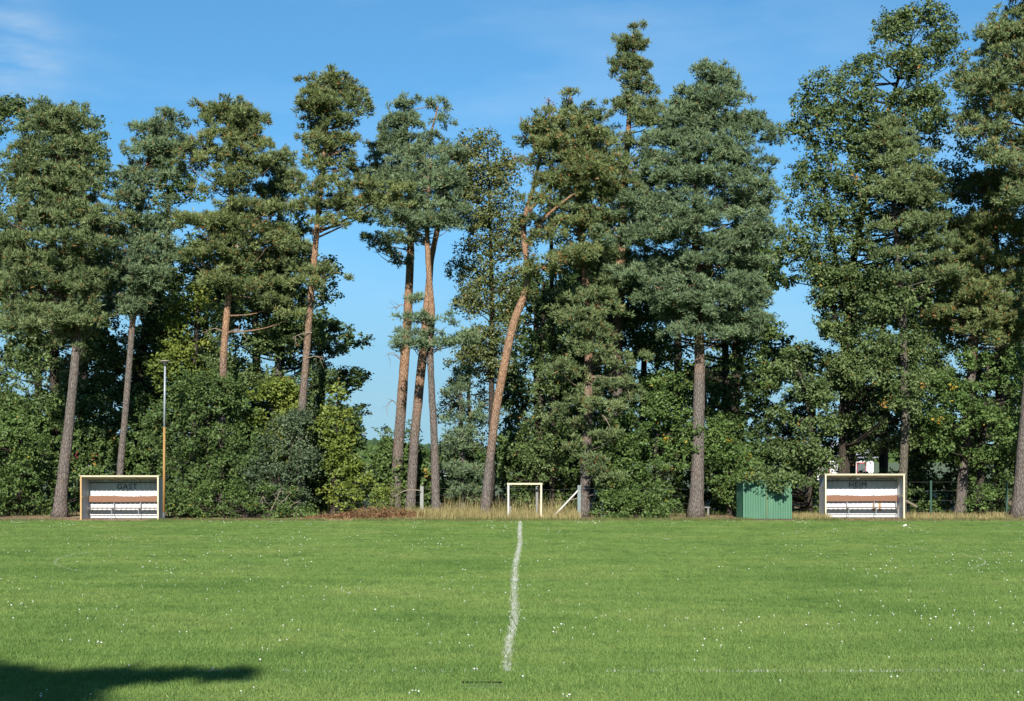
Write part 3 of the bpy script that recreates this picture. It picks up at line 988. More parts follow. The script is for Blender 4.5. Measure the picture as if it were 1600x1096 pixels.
for k, yy in enumerate((764, 774, 786, 796)):
    mb = MB()
    xs_ = np.linspace(X(520), X(1075), 60)
    zs = Zf(yy) + 0.03 * np.sin(xs_ * 1.9 + k) - 0.02
    mb.tube(np.stack([xs_, np.full(60, 0.065) + 0.08, zs], 1), 0.0025, 4, cap=False)
    mb.build('wire', M['wire'], fe)
o = MB()
o.tube(smooth_path(np.array([at(617, 776, 65.2), at(630, 767, 65.25), at(645, 765, 65.3), at(658, 767, 65.25)]), 10), np.linspace(0.03, 0.02, 10), 6)
bo = o.build('fallen_branch', M['dead_wood'])
tag(bo, 'pale bare branch hooked over the wire left of the concrete post', 'branch')
# right-hand fence
fr = empty('wire_fence', ((1573 - CX) * 68 / FPX, 68, 0))
tag(fr, 'dark wire fence with green posts in the shade beside the right edge trunk', 'fence')
for x in (-7.2, -3.5, 0.0):
    mb = MB(); mb.tube([(x, 0, 0), (x, 0, 1.62)], 0.05, 8); mb.build('fence_post', plain('dark_green_post', (0.03, 0.07, 0.05), 0.5), fr)
for zz in (0.25, 0.7, 1.15, 1.55):
    mb = MB(); mb.tube([(-7.4, 0.06, zz), (2.5, 0.06, zz)], 0.0025, 4, cap=False); mb.build('wire', M['wire'], fr)

# ------------------------------------------------------------------ odds and ends at the verge
mb = MB()
mb.tube([at(1416, 783, 65.6), at(1432, 792, 65.9)], 0.055, 6)
tag(mb.build('wooden_prop', M['dead_wood']), 'brown wooden prop slanting beside the right wall of the HEIM dugout', 'prop')
be = empty('plank_bench', ((1102 - CX) * 67.5 / FPX, 67.5, 0))
tag(be, 'low plank bench half hidden behind the thick pine trunk left of the green shed', 'bench')
mb = MB(); mb.box(-0.55, 0.20, -0.15, 0.15, 0.38, 0.43); mb.build('seat', M['old_grey'], be)
for x in (-0.45, 0.08):
    mb = MB(); mb.box(x, x + 0.08, -0.12, 0.12, 0, 0.378); mb.build('leg', M['old_grey'], be)
st = MB()
st.tube([(0, 0, -0.05), (0.02, 0, 0.35), (0.05, 0.02, 0.62)], [0.13, 0.10, 0.07], 9, 0, 0.12)
so = st.build('tree_stump', M['grey_bark'], smooth=False, tint=True)
so.location = ((690 - CX) * 66.7 / FPX, 66.7, 0)
tag(so, 'dark broken stump just right of the thin pine trunk', 'stump')
mb = MB()
pp = np.array([(0, 0, 0), (0.16, 0.02, 0.0), (0.20, 0.10, 0.0), (0.05, 0.12, 0), (0.03, 0.04, 0.05), (0.15, 0.05, 0.07), (0.16, 0.09, 0.04), (0.06, 0.10, 0.05)])
mb.add(pp, [(0, 1, 5, 4), (1, 2, 6, 5), (2, 3, 7, 6), (3, 0, 4, 7), (4, 5, 6, 7)])
so = mb.build('paper_scrap', M['goal_white']); so.location = (*at(1411, 822.5, gy(822.5))[:2], 0.01)
tag(so, 'crumpled white paper scrap on the lawn in front of the HEIM dugout', 'litter')
hb = empty('ground_hatch', (*at(752, 1073, gy(1073))[:2], 0.006))
tag(hb, 'flat turf-covered hatch with a dark slit in the lawn below the halfway line', 'hatch')
mb = MB(); mb.box(-0.25, 0.27, -0.17, 0.14, 0, 0.010); mb.build('lid', plain('hatch_lid', (0.09, 0.14, 0.045), 0.9, 0.3, 20), hb)
mb = MB(); mb.box(-0.24, 0.25, 0.145, 0.18, 0, 0.026); mb.build('gap_shade', plain('gap_shade_black', (0.012, 0.011, 0.009), 0.95, 0.3, 20, 0.0), hb)  # raised black strip, colour stands in for the shade in the slit behind the lid

# ------------------------------------------------------------------ trees
#   trunk: (px, py, width px);  outline: (py, left px, right px)
tree('pine_tree', 'left pine with thick grey leaning trunk just left of the GAST dugout', 'pine', 66.2,
     [(93, 808, 22), (99, 740, 18), (106, 680, 16.5), (114, 600, 14), (120, 520, 12.5), (112, 440, 11), (101, 370, 10), (92, 280, 9), (96, 190, 4)],
     [(166, 70, 115), (200, 25, 150), (250, 5, 170), (300, 0, 185), (350, -25, 200), (400, -25, 180), (440, -15, 165), (480, 0, 160), (520, 10, 150), (545, 40, 120)],
     'pine', 'pine_green', cover=0.85, pads=[(92, 182, 26, 14, -0.3), (75, 205, 44, 16, -0.7), (120, 215, 36, 15, -0.7), (60, 265, 46, 18, -1.2), (105, 270, 46, 18, -1.4), (150, 260, 26, 14, -0.8), (80, 320, 46, 18, -1.6), (85, 370, 50, 20, -1.8), (75, 505, 80, 26), (130, 503, 34, 18), (60, 445, 75, 18), (140, 432, 44, 15), (40, 395, 55, 20), (115, 400, 60, 20), (40, 342, 55, 20), (125, 342, 55, 20), (180, 347, 26, 12), (70, 292, 46, 22), (135, 297, 44, 20), (38, 248, 30, 20), (105, 238, 44, 22)],
     old=0.03, orange=(540, 420))
tree('pine_tree', 'slender sparse pine rising behind the GAST dugout', 'pine', 67.6,
     [(185, 808, 11), (187, 730, 10.5), (196, 640, 10), (204, 540, 9.5), (210, 460, 9), (216, 360, 8), (222, 280, 7), (245, 205, 5), (262, 172, 3)],
     [(166, 252, 275), (190, 225, 298), (230, 192, 303), (280, 170, 300), (330, 170, 282), (370, 172, 275), (420, 160, 280), (460, 175, 265), (490, 185, 250)],
     'pine', 'pine_blue', cover=0.85, dens=0.85, pads=[(264, 180, 14, 12, -0.2), (250, 205, 34, 15, -0.5), (230, 240, 40, 17, -0.8), (265, 235, 34, 15, -0.8), (210, 275, 34, 15, -0.9), (255, 275, 36, 15, -0.9), (200, 310, 26, 12, -0.7), (190, 430, 30, 14), (240, 425, 40, 14), (225, 455, 40, 14), (200, 490, 28, 11), (265, 410, 26, 12), (185, 330, 20, 12), (180, 385, 18, 12)],
     old=0.04, orange=(540, 440), dead=[[(210, 450, 0), (180, 465, -0.5), (150, 462, -0.8)]])
tree('pine_tree', 'orange barked pine with dead twigs rising out of the big bush', 'pine', 67.4,
     [(343, 808, 13), (346, 620, 12), (351, 540, 11), (357, 465, 10.5), (360, 400, 9), (363, 330, 8), (362, 250, 7), (356, 185, 4)],
     [(172, 335, 380), (192, 308, 410), (230, 290, 436), (270, 282, 440), (300, 278, 432), (335, 285, 420), (380, 285, 410), (420, 300, 400), (450, 310, 390)],
     'pine', 'pine_olive', cover=0.9, pads=[(330, 177, 12, 10, -0.1), (352, 172, 10, 9, -0.2), (376, 175, 14, 10, -0.2), (400, 190, 12, 10, -0.2), (362, 322, 24, 11, -1.2), (350, 432, 18, 9, -1.0), (366, 372, 16, 8, -1.0), (355, 186, 30, 13, -0.4), (345, 215, 40, 16, -0.8), (390, 225, 34, 15, -0.8), (330, 250, 36, 16, -1), (375, 265, 40, 16, -1.2), (415, 260, 24, 13, -0.8), (350, 290, 36, 15, -1.2), (320, 345, 40, 18), (385, 358, 46, 18), (430, 375, 34, 16), (330, 398, 36, 18), (395, 405, 42, 18), (335, 440, 28, 16), (405, 445, 40, 20), (440, 480, 34, 22), (380, 345, 30, 14), (430, 330, 28, 14), (290, 350, 24, 14), (300, 400, 20, 12)],
     old=0.03, orange=(640, 520),
     dead=[[(353, 520, -0.1), (335, 512, -0.6), (318, 520, -0.9)], [(354, 522, -0.1), (372, 512, -0.6), (386, 530, -0.9)], [(358, 463, -0.1), (375, 462, -0.5), (392, 466, -0.8)]])
tree('pine_tree', 'thin crowned pine set back between the orange barked pine and the tall spiky pine', 'pine', 71.0,
     [(440, 800, 12), (436, 640, 11), (432, 480, 9), (434, 360, 6), (440, 270, 2)],
     [(235, 432, 450), (270, 412, 465), (310, 398, 480), (350, 385, 490), (400, 378, 492), (450, 385, 490), (510, 395, 485)],
     'pine', 'pine_green', cover=1.15, size=0.7, old=0.03, orange=(560, 460), twig=1)
tree('pine_tree', 'tall pine with a spiky top and one long limb reaching right into the sky gap', 'pine', 67.0,
     [(466, 808, 13), (468, 680, 12), (478, 560, 11), (485, 470, 10), (492, 390, 9.5), (497, 340, 8.5), (505, 260, 8), (512, 180, 6), (517, 122, 2)],
     [(126, 508, 530), (150, 472, 572), (175, 460, 580), (205, 470, 575), (235, 472, 560), (265, 462, 565), (300, 458, 570), (335, 460, 550)],
     'pine', 'pine_olive', cover=0.82, size=0.72, pads=[(500, 150, 30, 14, -0.3), (548, 158, 26, 13, -0.4), (480, 175, 22, 11, -0.4), (520, 185, 40, 15, -0.8), (560, 180, 18, 11, -0.3), (505, 215, 30, 13, -0.8), (545, 220, 26, 12, -0.6), (500, 260, 30, 13, -0.9), (490, 300, 30, 13, -0.9), (530, 295, 34, 13, -0.9), (517, 122, 9, 12, 0), (483, 130, 7, 9, 0.2), (595, 292, 36, 11), (612, 318, 30, 12), (560, 320, 36, 12), (628, 300, 24, 10), (500, 350, 30, 12), (522, 352, 24, 9, -1.2), (550, 340, 22, 9, -1.3), (585, 315, 30, 11, -1.4), (497, 430, 33, 24, -0.8), (470, 440, 26, 16)],
     old=0.03, orange=(640, 430), forks=[[(499, 362, 5, 0), (530, 350, 4, -0.3), (565, 328, 3.2, -0.4), (610, 300, 2, -0.6)]],
     dead=[[(487, 520, 0), (470, 522, -0.4), (458, 527, -0.6)], [(480, 560, 0), (494, 556, -0.4), (504, 562, -0.6)]])
tree('pine_tree', 'twin topped pine with the leftmost orange trunk of the trio right of the sky gap', 'pine', 71.0,
     [(616, 797, 18), (623, 690, 16.5), (631, 580, 15), (638, 480, 13.5), (642, 390, 11.5), (642, 310, 9), (636, 220, 7), (630, 150, 3)],
     [(146, 620, 642), (170, 605, 652), (205, 585, 665), (240, 578, 690), (285, 570, 690), (330, 562, 680), (375, 575, 670), (395, 600, 655)],
     'pine', 'pine_blue', cover=0.75, size=0.75, pads=[(630, 165, 18, 14, -0.2), (628, 195, 30, 15, -0.5), (610, 225, 30, 14, -0.6), (645, 240, 36, 15, -0.9), (605, 270, 34, 15, -0.8), (640, 290, 36, 15, -1), (600, 320, 36, 15, -0.8), (635, 345, 36, 15, -1), (685, 165, 16, 12, 0), (692, 192, 20, 12), (668, 215, 24, 12), (690, 232, 18, 10), (575, 372, 20, 12), (600, 392, 24, 11), (578, 335, 22, 12), (622, 412, 18, 9), (650, 350, 24, 14)],
     old=0.01, orange=(680, 570), twig=2, forks=[[(641, 300, 7, 0), (665, 240, 5, 0), (685, 165, 2, 0)]],
     dead=[[(632, 570, 0), (612, 548, -0.3), (602, 556, -0.4)], [(638, 480, 0), (624, 475, -0.3), (617, 486, -0.4)], [(626, 640, 0), (612, 622, -0.2), (604, 638, -0.3)]])
tree('pine_tree', 'middle pine of the trio with a bare orange stem beside the sky gap', 'pine', 69.4,
     [(641, 802, 15.5), (647, 690, 14.5), (655, 610, 14), (662, 545, 14), (668, 470, 11.5), (674, 400, 9), (688, 340, 8), (702, 270, 4)],
     [(222, 690, 725), (255, 665, 738), (295, 660, 742), (335, 668, 735)],
     'pine', 'pine_blue', cover=0.7, size=0.75, old=0.01, orange=(690, 580), twig=1)
tree('pine_tree', 'thin grey stemmed pine standing right of the concrete fence post', 'pine', 66.6,
     [(681, 806, 14), (679, 700, 12), (674, 600, 10), (672, 540, 10), (676, 495, 10), (671, 440, 9), (667, 370, 8), (668, 320, 6), (673, 250, 3)],
     [(232, 645, 692), (260, 628, 712), (300, 618, 730), (340, 606, 738), (368, 630, 715)],
     'pine', 'pine_blue', cover=0.95, size=0.72, pads=[(650, 500, 30, 14, -0.6), (626, 522, 20, 9, -0.6), (700, 535, 40, 9, -0.5), (728, 531, 22, 8, -0.3), (640, 540, 22, 8), (690, 507, 22, 12), (622, 550, 9, 9), (660, 525, 24, 12), (650, 470, 10, 8)],
     dens=0.9, old=0.02, orange=(580, 480))
tree('pine_tree', 'leaning orange pine with a kinked stem left of the mini goal', 'pine', 65.6,
     [(757, 807, 15.5), (763, 740, 13.5), (775, 640, 13), (790, 560, 13), (802, 505, 12.5), (809, 484, 12.5), (824, 455, 11.5), (826, 425, 9), (820, 390, 9), (816, 350, 8), (835, 290, 6), (850, 220, 3)],
     [(186, 825, 885), (215, 820, 950), (250, 818, 985), (290, 830, 1000), (320, 830, 970)],
     'pine', 'pine_olive', cover=0.95, limbs=False, forks=[[(820, 390, 7, 0), (850, 340, 5, -0.8), (900, 300, 3, -1.2)], [(826, 330, 7, 0), (880, 270, 5, 0.5), (950, 240, 3, 0.3)]], pads=[(842, 420, 34, 15, -1.0), (880, 405, 34, 14, -1.2), (918, 392, 24, 11, -1.2), (840, 200, 20, 14, -0.3), (860, 225, 36, 16, -0.8), (840, 255, 26, 14, -1), (900, 255, 40, 16, -1), (870, 290, 40, 16, -1.4), (930, 290, 36, 16, -1), (850, 318, 34, 14, -1.4), (888, 404, 42, 14), (850, 428, 40, 16), (815, 458, 14, 13, -0.3), (912, 392, 24, 12), (842, 348, 36, 18), (856, 372, 28, 14), (890, 350, 30, 15)],
     old=0.06, orange=(740, 610))
tree('pine_tree', 'tallest pointed pine top rising in the middle behind the others', 'pine', 73.5,
     [(962, 800, 20), (965, 500, 16), (975, 300, 12), (984, 170, 7), (990, 45, 2)],
     [(42, 988, 993), (55, 978, 1003), (70, 968, 1012), (84, 952, 1018), (98, 962, 1012), (118, 946, 1030), (138, 962, 1018), (160, 952, 1026), (180, 960, 1040), (200, 950, 1045), (225, 930, 1035), (265, 905, 1040), (320, 888, 1040), (370, 890, 1030)],
     'pine', 'pine_green', cover=0.62, size=0.5, pads=[(1035, 205, 13, 9, 0), (1020, 175, 16, 8, 0), (960, 165, 14, 9), (1020, 145, 12, 8)], old=0.05, twig=2)
tree('pine_tree', 'shaggy pine with low hanging boughs right of the braced metal fence post', 'pine', 66.4,
     [(912, 803, 17), (915, 740, 16), (918, 660, 14), (920, 560, 13), (916, 450, 12), (906, 350, 9), (897, 250, 7), (890, 145, 2)],
     [(138, 884, 896), (160, 884, 925), (195, 868, 945), (240, 850, 950), (300, 850, 960), (380, 850, 970), (440, 870, 980), (500, 875, 975), (530, 890, 980)],
     'pine', 'pine_green', cover=0.62, pads=[(890, 146, 12, 10, -0.2), (900, 172, 26, 12, -0.4), (905, 205, 36, 15, -0.6), (935, 556, 50, 20), (888, 590, 36, 18), (962, 572, 42, 16), (910, 640, 46, 17), (968, 640, 34, 18), (890, 660, 36, 13), (932, 682, 38, 15), (900, 702, 28, 10), (950, 745, 33, 15, -1.5), (926, 722, 28, 10), (900, 530, 25, 12), (940, 610, 40, 15), (975, 600, 24, 14), (1000, 560, 20, 12)],
     old=0.05, orange=(700, 500), dead=[[(925, 640, -0.5), (945, 650, -1.4), (955, 672, -1.6)], [(920, 590, -0.4), (980, 590, -1.2), (984, 625, -1.3)]])
tree('pine_tree', 'broad dense blue green pine with the thickest straight trunk left of the shed', 'pine', 66.6,
     [(1087, 809, 24), (1090, 740, 20.5), (1091, 680, 19.5), (1093, 620, 18.5), (1094, 555, 16), (1091, 450, 13), (1086, 350, 13), (1090, 250, 9), (1108, 125, 3)],
     [(110, 1085, 1135), (130, 1062, 1148), (155, 1035, 1162), (185, 1022, 1178), (215, 1012, 1205), (250, 990, 1210), (300, 962, 1212), (350, 942, 1214), (400, 940, 1208), (440, 965, 1190), (480, 985, 1205), (520, 1025, 1195), (550, 1050, 1165)],
     'pine', 'pine_blue', cover=1.08, size=0.95, pads=[(1112, 124, 26, 14, -0.5), (1085, 146, 36, 16, -0.8), (1132, 158, 34, 16, -0.9), (1060, 178, 34, 15, -1), (1150, 200, 34, 16, -1), (1100, 196, 46, 18, -1.6), (1050, 228, 38, 16, -1.5), (1130, 240, 46, 18, -2), (1080, 270, 46, 18, -2), (1160, 275, 40, 16, -1.6), (1020, 280, 36, 16, -1.5), (1110, 320, 46, 18, -2.2), (1060, 350, 44, 18, -2.2), (1150, 370, 44, 18, -2), (1100, 410, 46, 18, -2.4), (1205, 222, 20, 9, 0), (960, 350, 40, 18), (1000, 330, 40, 18), (1010, 430, 40, 16), (1160, 460, 50, 18), (1130, 500, 55, 20), (1160, 525, 40, 16), (1080, 520, 34, 16), (1050, 490, 34, 14), (970, 430, 30, 13), (1180, 360, 34, 15), (1185, 300, 30, 14)],
     old=0.01, orange=(600, 520), limbs=True)
tree('pine_tree', 'pine with soft grey green crown in front of the big right oak', 'pine', 67.6,
     [(1408, 800, 14), (1411, 740, 13), (1413, 650, 12), (1411, 500, 11), (1398, 350, 8), (1385, 205, 3)],
     [(186, 1372, 1398), (215, 1356, 1425), (260, 1348, 1452), (300, 1360, 1490), (340, 1390, 1505), (385, 1400, 1500), (430, 1425, 1500), (455, 1440, 1490)],
     'pine', 'pine_green', bark='pale_bark', cover=0.9, pads=[(1388, 200, 16, 12, -0.4), (1385, 230, 28, 14, -0.8), (1400, 265, 40, 16, -1), (1370, 300, 30, 14, -1), (1395, 355, 44, 18, -1.4), (1400, 400, 40, 16, -1.4), (1420, 440, 40, 16, -1.2), (1400, 305, 45, 16), (1450, 300, 40, 16), (1440, 350, 40, 15), (1470, 385, 34, 14)], old=0.02, orange=(600, 480))
tree('pine_tree', 'olive toned pine spreading low above the right hand oak branches', 'pine', 69.0,
     [(1500, 802, 16), (1510, 650, 15), (1525, 500, 12), (1535, 380, 9), (1540, 280, 4)],
     [(275, 1510, 1600), (310, 1485, 1640), (360, 1470, 1650), (410, 1460, 1650), (460, 1445, 1650), (500, 1450, 1640), (535, 1500, 1620)],
     'pine', 'pine_olive', cover=0.9, pads=[(1530, 400, 44, 18, -1.6), (1510, 360, 40, 16, -1.4), (1545, 470, 44, 18, -1.6), (1525, 520, 40, 15, -1.4), (1490, 490, 50, 14), (1560, 500, 50, 16), (1500, 455, 44, 14), (1570, 440, 44, 14), (1555, 535, 36, 14), (1540, 345, 50, 16)], old=0.05, orange=(600, 480), twig=1)
tree('pine_tree', 'right edge pine whose dark crown leaves the photo at the top corner', 'pine', 64.6,
     [(1592, 805, 24), (1597, 720, 21), (1606, 620, 19), (1618, 450, 16), (1622, 250, 12), (1615, 40, 7), (1605, -60, 3)],
     [(-70, 1580, 1640), (-20, 1572, 1665), (20, 1560, 1680), (50, 1528, 1690), (100, 1500, 1705), (145, 1482, 1720), (190, 1492, 1735), (240, 1505, 1735), (290, 1540, 1735), (330, 1560, 1720)],
     'pine', 'pine_green', cover=1.05, pads=[(1590, 60, 36, 18, -1), (1570, 110, 44, 18, -1.4), (1585, 165, 44, 18, -1.6), (1540, 210, 36, 16, -1.2), (1580, 260, 40, 18, -1.5), (1590, 310, 36, 16, -1.4), (1590, -10, 20, 16, -0.5), (1530, 130, 40, 18), (1545, 85, 36, 16), (1530, 185, 36, 16), (1560, 225, 40, 16), (1590, 20, 20, 14), (1550, 55, 24, 12)], old=0.05, orange=(500, 350))
tree('pine_tree', 'wispy young blue pine between the thin stem and the leaning pine', 'pine', 68.6,
     [(724, 803, 8), (722, 700, 7), (720, 630, 5), (718, 575, 2)],
     [(575, 705, 738), (620, 694, 755), (680, 690, 760), (730, 688, 758), (780, 690, 756)],
     'pine', 'pine_blue', cover=0.8, size=0.6, dens=0.7, old=0.03, whorl=False, twig=1)

tree('oak_tree', 'dark leafed oak topping out above the left pine', 'oak', 75.5,
     [(82, 790, 17), (86, 640, 16), (85, 520, 14), (82, 400, 11), (80, 300, 8), (85, 200, 3)],
     [(158, -15, 40), (172, -30, 110), (195, -40, 160), (240, -45, 168), (300, -50, 160), (380, -60, 190), (460, -60, 215), (540, -60, 215), (600, -60, 190), (650, -60, 150)],
     'oak', 'oak', cover=0.85, size=1.0, leaf=0.165, dens=0.85, twig=1, deep=0.4,
     pads=[(18, 172, 22, 12, 0), (112, 178, 14, 10, 0), (148, 192, 14, 12, 0), (156, 215, 12, 12, 0), (140, 236, 18, 14, 0), (-10, 200, 20, 16, 0)])
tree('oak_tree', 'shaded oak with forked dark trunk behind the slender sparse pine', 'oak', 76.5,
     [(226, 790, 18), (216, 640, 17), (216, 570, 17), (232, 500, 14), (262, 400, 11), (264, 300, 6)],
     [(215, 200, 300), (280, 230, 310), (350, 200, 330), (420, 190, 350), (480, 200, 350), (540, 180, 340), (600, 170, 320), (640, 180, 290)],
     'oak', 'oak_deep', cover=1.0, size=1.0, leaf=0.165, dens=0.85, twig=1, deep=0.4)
tree('oak_tree', 'dark oak bordering the left side of the sky gap', 'oak', 72.0,
     [(430, 795, 18), (434, 640, 17), (440, 520, 14), (450, 400, 8)],
     [(345, 400, 500), (390, 415, 520), (440, 400, 530), (490, 340, 525), (530, 320, 545), (560, 320, 552), (610, 340, 558), (650, 380, 560), (700, 420, 555)],
     'oak', 'oak', cover=0.85, size=0.9, leaf=0.16, pads=[(535, 543, 14, 10, 0), (520, 450, 14, 12)], dens=0.9, old=0.02, twig=1)
tree('maple_tree', 'yellowing maple above the lamp post between two pines', 'tree', 70.5,
     [(300, 800, 11), (302, 650, 10), (306, 520, 7), (310, 450, 3)],
     [(440, 285, 335), (470, 255, 345), (520, 245, 342), (570, 240, 340), (620, 235, 330)],
     'oak', 'lime', cover=0.8, size=0.7, leaf=0.16, dens=0.8, old=0.05, twig=1)
tree('big_shrub', 'big dark green shrub right of the rusty lamp post', 'shrub', 67.3,
     [(330, 806, 9), (328, 740, 8), (325, 660, 6), (320, 610, 3)],
     [(580, 285, 345), (605, 245, 390), (640, 222, 405), (690, 208, 410), (740, 262, 420), (780, 266, 425), (808, 272, 420)],
     'oak', 'oak_deep', cover=1.25, size=0.65, leaf=0.13, dens=1.0, old=0.012, deep=0.7)
tree('big_shrub', 'blue green shrub in the middle of the bush thicket', 'shrub', 66.6,
     [(450, 806, 8), (452, 740, 7), (455, 690, 4), (458, 660, 2)],
     [(645, 442, 488), (670, 415, 500), (710, 395, 510), (750, 385, 515), (790, 390, 505), (806, 395, 490)],
     'oak', 'bluebush', cover=1.2, size=0.6, leaf=0.12, deep=0.8)
tree('hazel_bush', 'bright yellow green hazel bush at the right end of the thicket', 'shrub', 67.2,
     [(520, 806, 8), (522, 740, 7), (526, 680, 5), (528, 620, 2)],
     [(606, 495, 540), (635, 482, 558), (670, 480, 562), (705, 500, 560), (735, 505, 582), (760, 500, 580), (785, 490, 565)],
     'oak', 'lime', cover=0.95, size=0.62, leaf=0.17, dens=0.9, deep=0.8, old=0.012)
tree('hazel_bush', 'yellow green hazel crown between the orange pine and the tall spiky pine', 'shrub', 69.0,
     [(432, 803, 8), (430, 740, 7), (425, 650, 4), (424, 600, 2)],
     [(588, 400, 455), (612, 385, 470), (645, 380, 475), (680, 390, 470), (730, 390, 470)],
     'oak', 'lime', cover=0.9, size=0.62, leaf=0.16, dens=0.9, deep=0.8, old=0.02)
tree('bramble_bush', 'tangled low bramble along the foot of the thicket', 'shrub', 65.4,
     [(350, 811, 4), (350, 800, 3), (352, 780, 2)],
     [(755, 300, 440), (775, 265, 480), (795, 262, 500), (809, 265, 490)],
     'oak', 'grove', cover=1.0, size=0.42, leaf=0.115, deep=0.35, old=0.02,
     dead=[[(418, 808, -0.3), (430, 785, -0.5), (440, 762, -0.6)], [(416, 808, -0.3), (408, 785, -0.5), (414, 765, -0.6)], [(420, 809, -0.3), (445, 795, -0.5), (470, 782, -0.7)], [(420, 809, -0.3), (448, 805, -0.5), (476, 803, -0.7)], [(419, 808, -0.3), (436, 790, -0.6), (455, 770, -0.8)]])
tree('leafy_bush', 'fresh green bush at the left edge beside the thick grey trunk', 'shrub', 68.0,
     [(30, 803, 8), (32, 740, 7), (34, 680, 3)],
     [(645, -40, 35), (668, -50, 78), (700, -50, 90), (740, -50, 88), (770, -50, 84), (788, -50, 70)],
     'oak', 'grove', cover=1.15, size=0.65, leaf=0.14, old=0.02, deep=0.8)
tree('dark_undergrowth', 'dim undergrowth under the left edge bush', 'shrub', 69.5,
     [(40, 800, 4), (42, 770, 2)], [(740, -50, 90), (770, -50, 150), (800, -50, 160)], 'oak', 'oak_deep', cover=0.9, size=0.6, leaf=0.14, deep=0.6)
tree('birch_tree', 'airy pale leafed tree with sky showing through between the trio and the leaning pine', 'tree', 70.2,
     [(769, 800, 10), (768, 640, 9), (769, 480, 8), (766, 350, 5), (762, 230, 2)],
     [(208, 748, 768), (228, 705, 790), (265, 692, 820), (320, 695, 830), (380, 700, 832), (440, 700, 828), (500, 705, 820), (550, 715, 810), (590, 725, 800)],
     'oak', 'birch', cover=1.45, size=0.7, leaf=0.13, dens=0.85, old=0.04, twig=2)
tree('alder_tree', 'dull green alder standing behind the mini goal', 'tree', 71.0,
     [(842, 800, 12), (843, 680, 11), (846, 560, 8), (850, 440, 4)],
     [(420, 815, 890), (480, 812, 885), (540, 805, 890), (600, 795, 890), (660, 785, 885), (710, 780, 880), (750, 775, 890)],
     'oak', 'oak', cover=0.72, size=0.75, leaf=0.14, dens=0.8, old=0.02, twig=2, forks=[[(862, 795, 10, 0.6), (864, 640, 9, 0.6), (866, 520, 6, 0.6)]])
tree('alder_tree', 'slender leafy tree filling in behind the wispy young blue pine', 'tree', 72.8,
     [(738, 798, 8), (736, 700, 7), (732, 620, 5), (730, 550, 2)],
     [(535, 712, 750), (570, 695, 770), (620, 685, 785), (680, 680, 785), (730, 680, 780)],
     'oak', 'birch', cover=0.8, size=0.65, leaf=0.13, dens=0.75, twig=2, old=0.02)
tree('bare_tree', 'thin russet tree tip poking above the leaning pine', 'tree', 72.5,
     [(866, 800, 8), (862, 400, 6), (857, 155, 1.5)],
     [(156, 853, 860), (175, 846, 868), (192, 838, 880), (215, 835, 885)],
     'oak', 'russet', cover=1.2, size=0.35, leaf=0.10, dens=0.35, twig=3)
tree('oak_tree', 'deep shaded oak behind the shaggy pine', 'oak', 74.5,
     [(905, 798, 16), (908, 640, 14), (910, 480, 11), (912, 330, 5)],
     [(300, 850, 960), (380, 840, 990), (460, 830, 1010), (540, 840, 1010), (620, 840, 990), (700, 830, 970), (760, 840, 990)],
     'oak', 'oak_deep', cover=1.0, size=0.95, leaf=0.16, dens=0.9, deep=0.4)
tree('oak_tree', 'dark oak filling the space under the broad pine crown', 'oak', 74.0,
     [(1135, 798, 14), (1136, 640, 13), (1132, 540, 10), (1125, 430, 5)],
     [(400, 960, 1190), (450, 950, 1195), (490, 950, 1205), (525, 950, 1228), (560, 960, 1215), (610, 980, 1200), (650, 1000, 1180)],
     'oak', 'oak_deep', cover=0.9, size=0.9, leaf=0.16, dens=0.9, twig=1, deep=0.4, forks=[[(1003, 798, 12, 0.8), (1004, 640, 11, 0.8), (1008, 520, 8, 0.8)]])
tree('oak_sapling', 'green oak sapling left of the thick pine trunk with a few yellow leaves', 'oak', 67.6,
     [(1020, 805, 7), (1022, 740, 6), (1028, 660, 5), (1032, 600, 2)],
     [(582, 1005, 1070), (612, 992, 1086), (640, 965, 1090), (680, 938, 1090), (720, 932, 1085), (760, 935, 1075), (795, 935, 1065)],
     'oak', 'grove', cover=0.82, size=0.62, leaf=0.145, dens=0.9, old=0.02, deep=0.8, twig=1)
tree('leafy_bush', 'low leafy bush at the lawn edge right of the braced metal fence post', 'shrub', 65.0,
     [(980, 810, 4), (982, 795, 3), (984, 778, 2)],
     [(768, 935, 1000), (785, 920, 1050), (808, 922, 1055)],
     'oak', 'grove', cover=1.2, size=0.42, leaf=0.13, deep=0.5)
tree('oak_sapling', 'bright oak sapling between the thick pine trunk and the shed', 'oak', 67.8,
     [(1140, 806, 7), (1141, 740, 6), (1143, 690, 3)],
     [(655, 1105, 1150), (675, 1100, 1178), (705, 1098, 1192), (740, 1100, 1200), (765, 1110, 1185), (778, 1120, 1165)],
     'oak', 'grove', cover=1.0, size=0.62, leaf=0.145, deep=0.8)
tree('oak_tree', 'leaning young oak whose branch hangs over the green shed roof', 'oak', 66.9,
     [(1264, 806, 9), (1265, 740, 9), (1268, 660, 7), (1255, 600, 5), (1240, 560, 2)],
     [(545, 1215, 1262), (580, 1195, 1290), (620, 1185, 1305), (660, 1180, 1312), (700, 1180, 1312), (725, 1200, 1300), (750, 1210, 1285)],
     'oak', 'oak', cover=0.85, size=0.65, leaf=0.145, dens=0.9, deep=0.8, twig=1, old=0.02,
     pads=[(1190, 735, 30, 14, -2.0), (1215, 752, 26, 12, -3.6), (1218, 766, 12, 9, -3.75), (1235, 745, 24, 10, -3.2), (1172, 748, 16, 10, -3.5), (1260, 752, 20, 9, -2.2)])
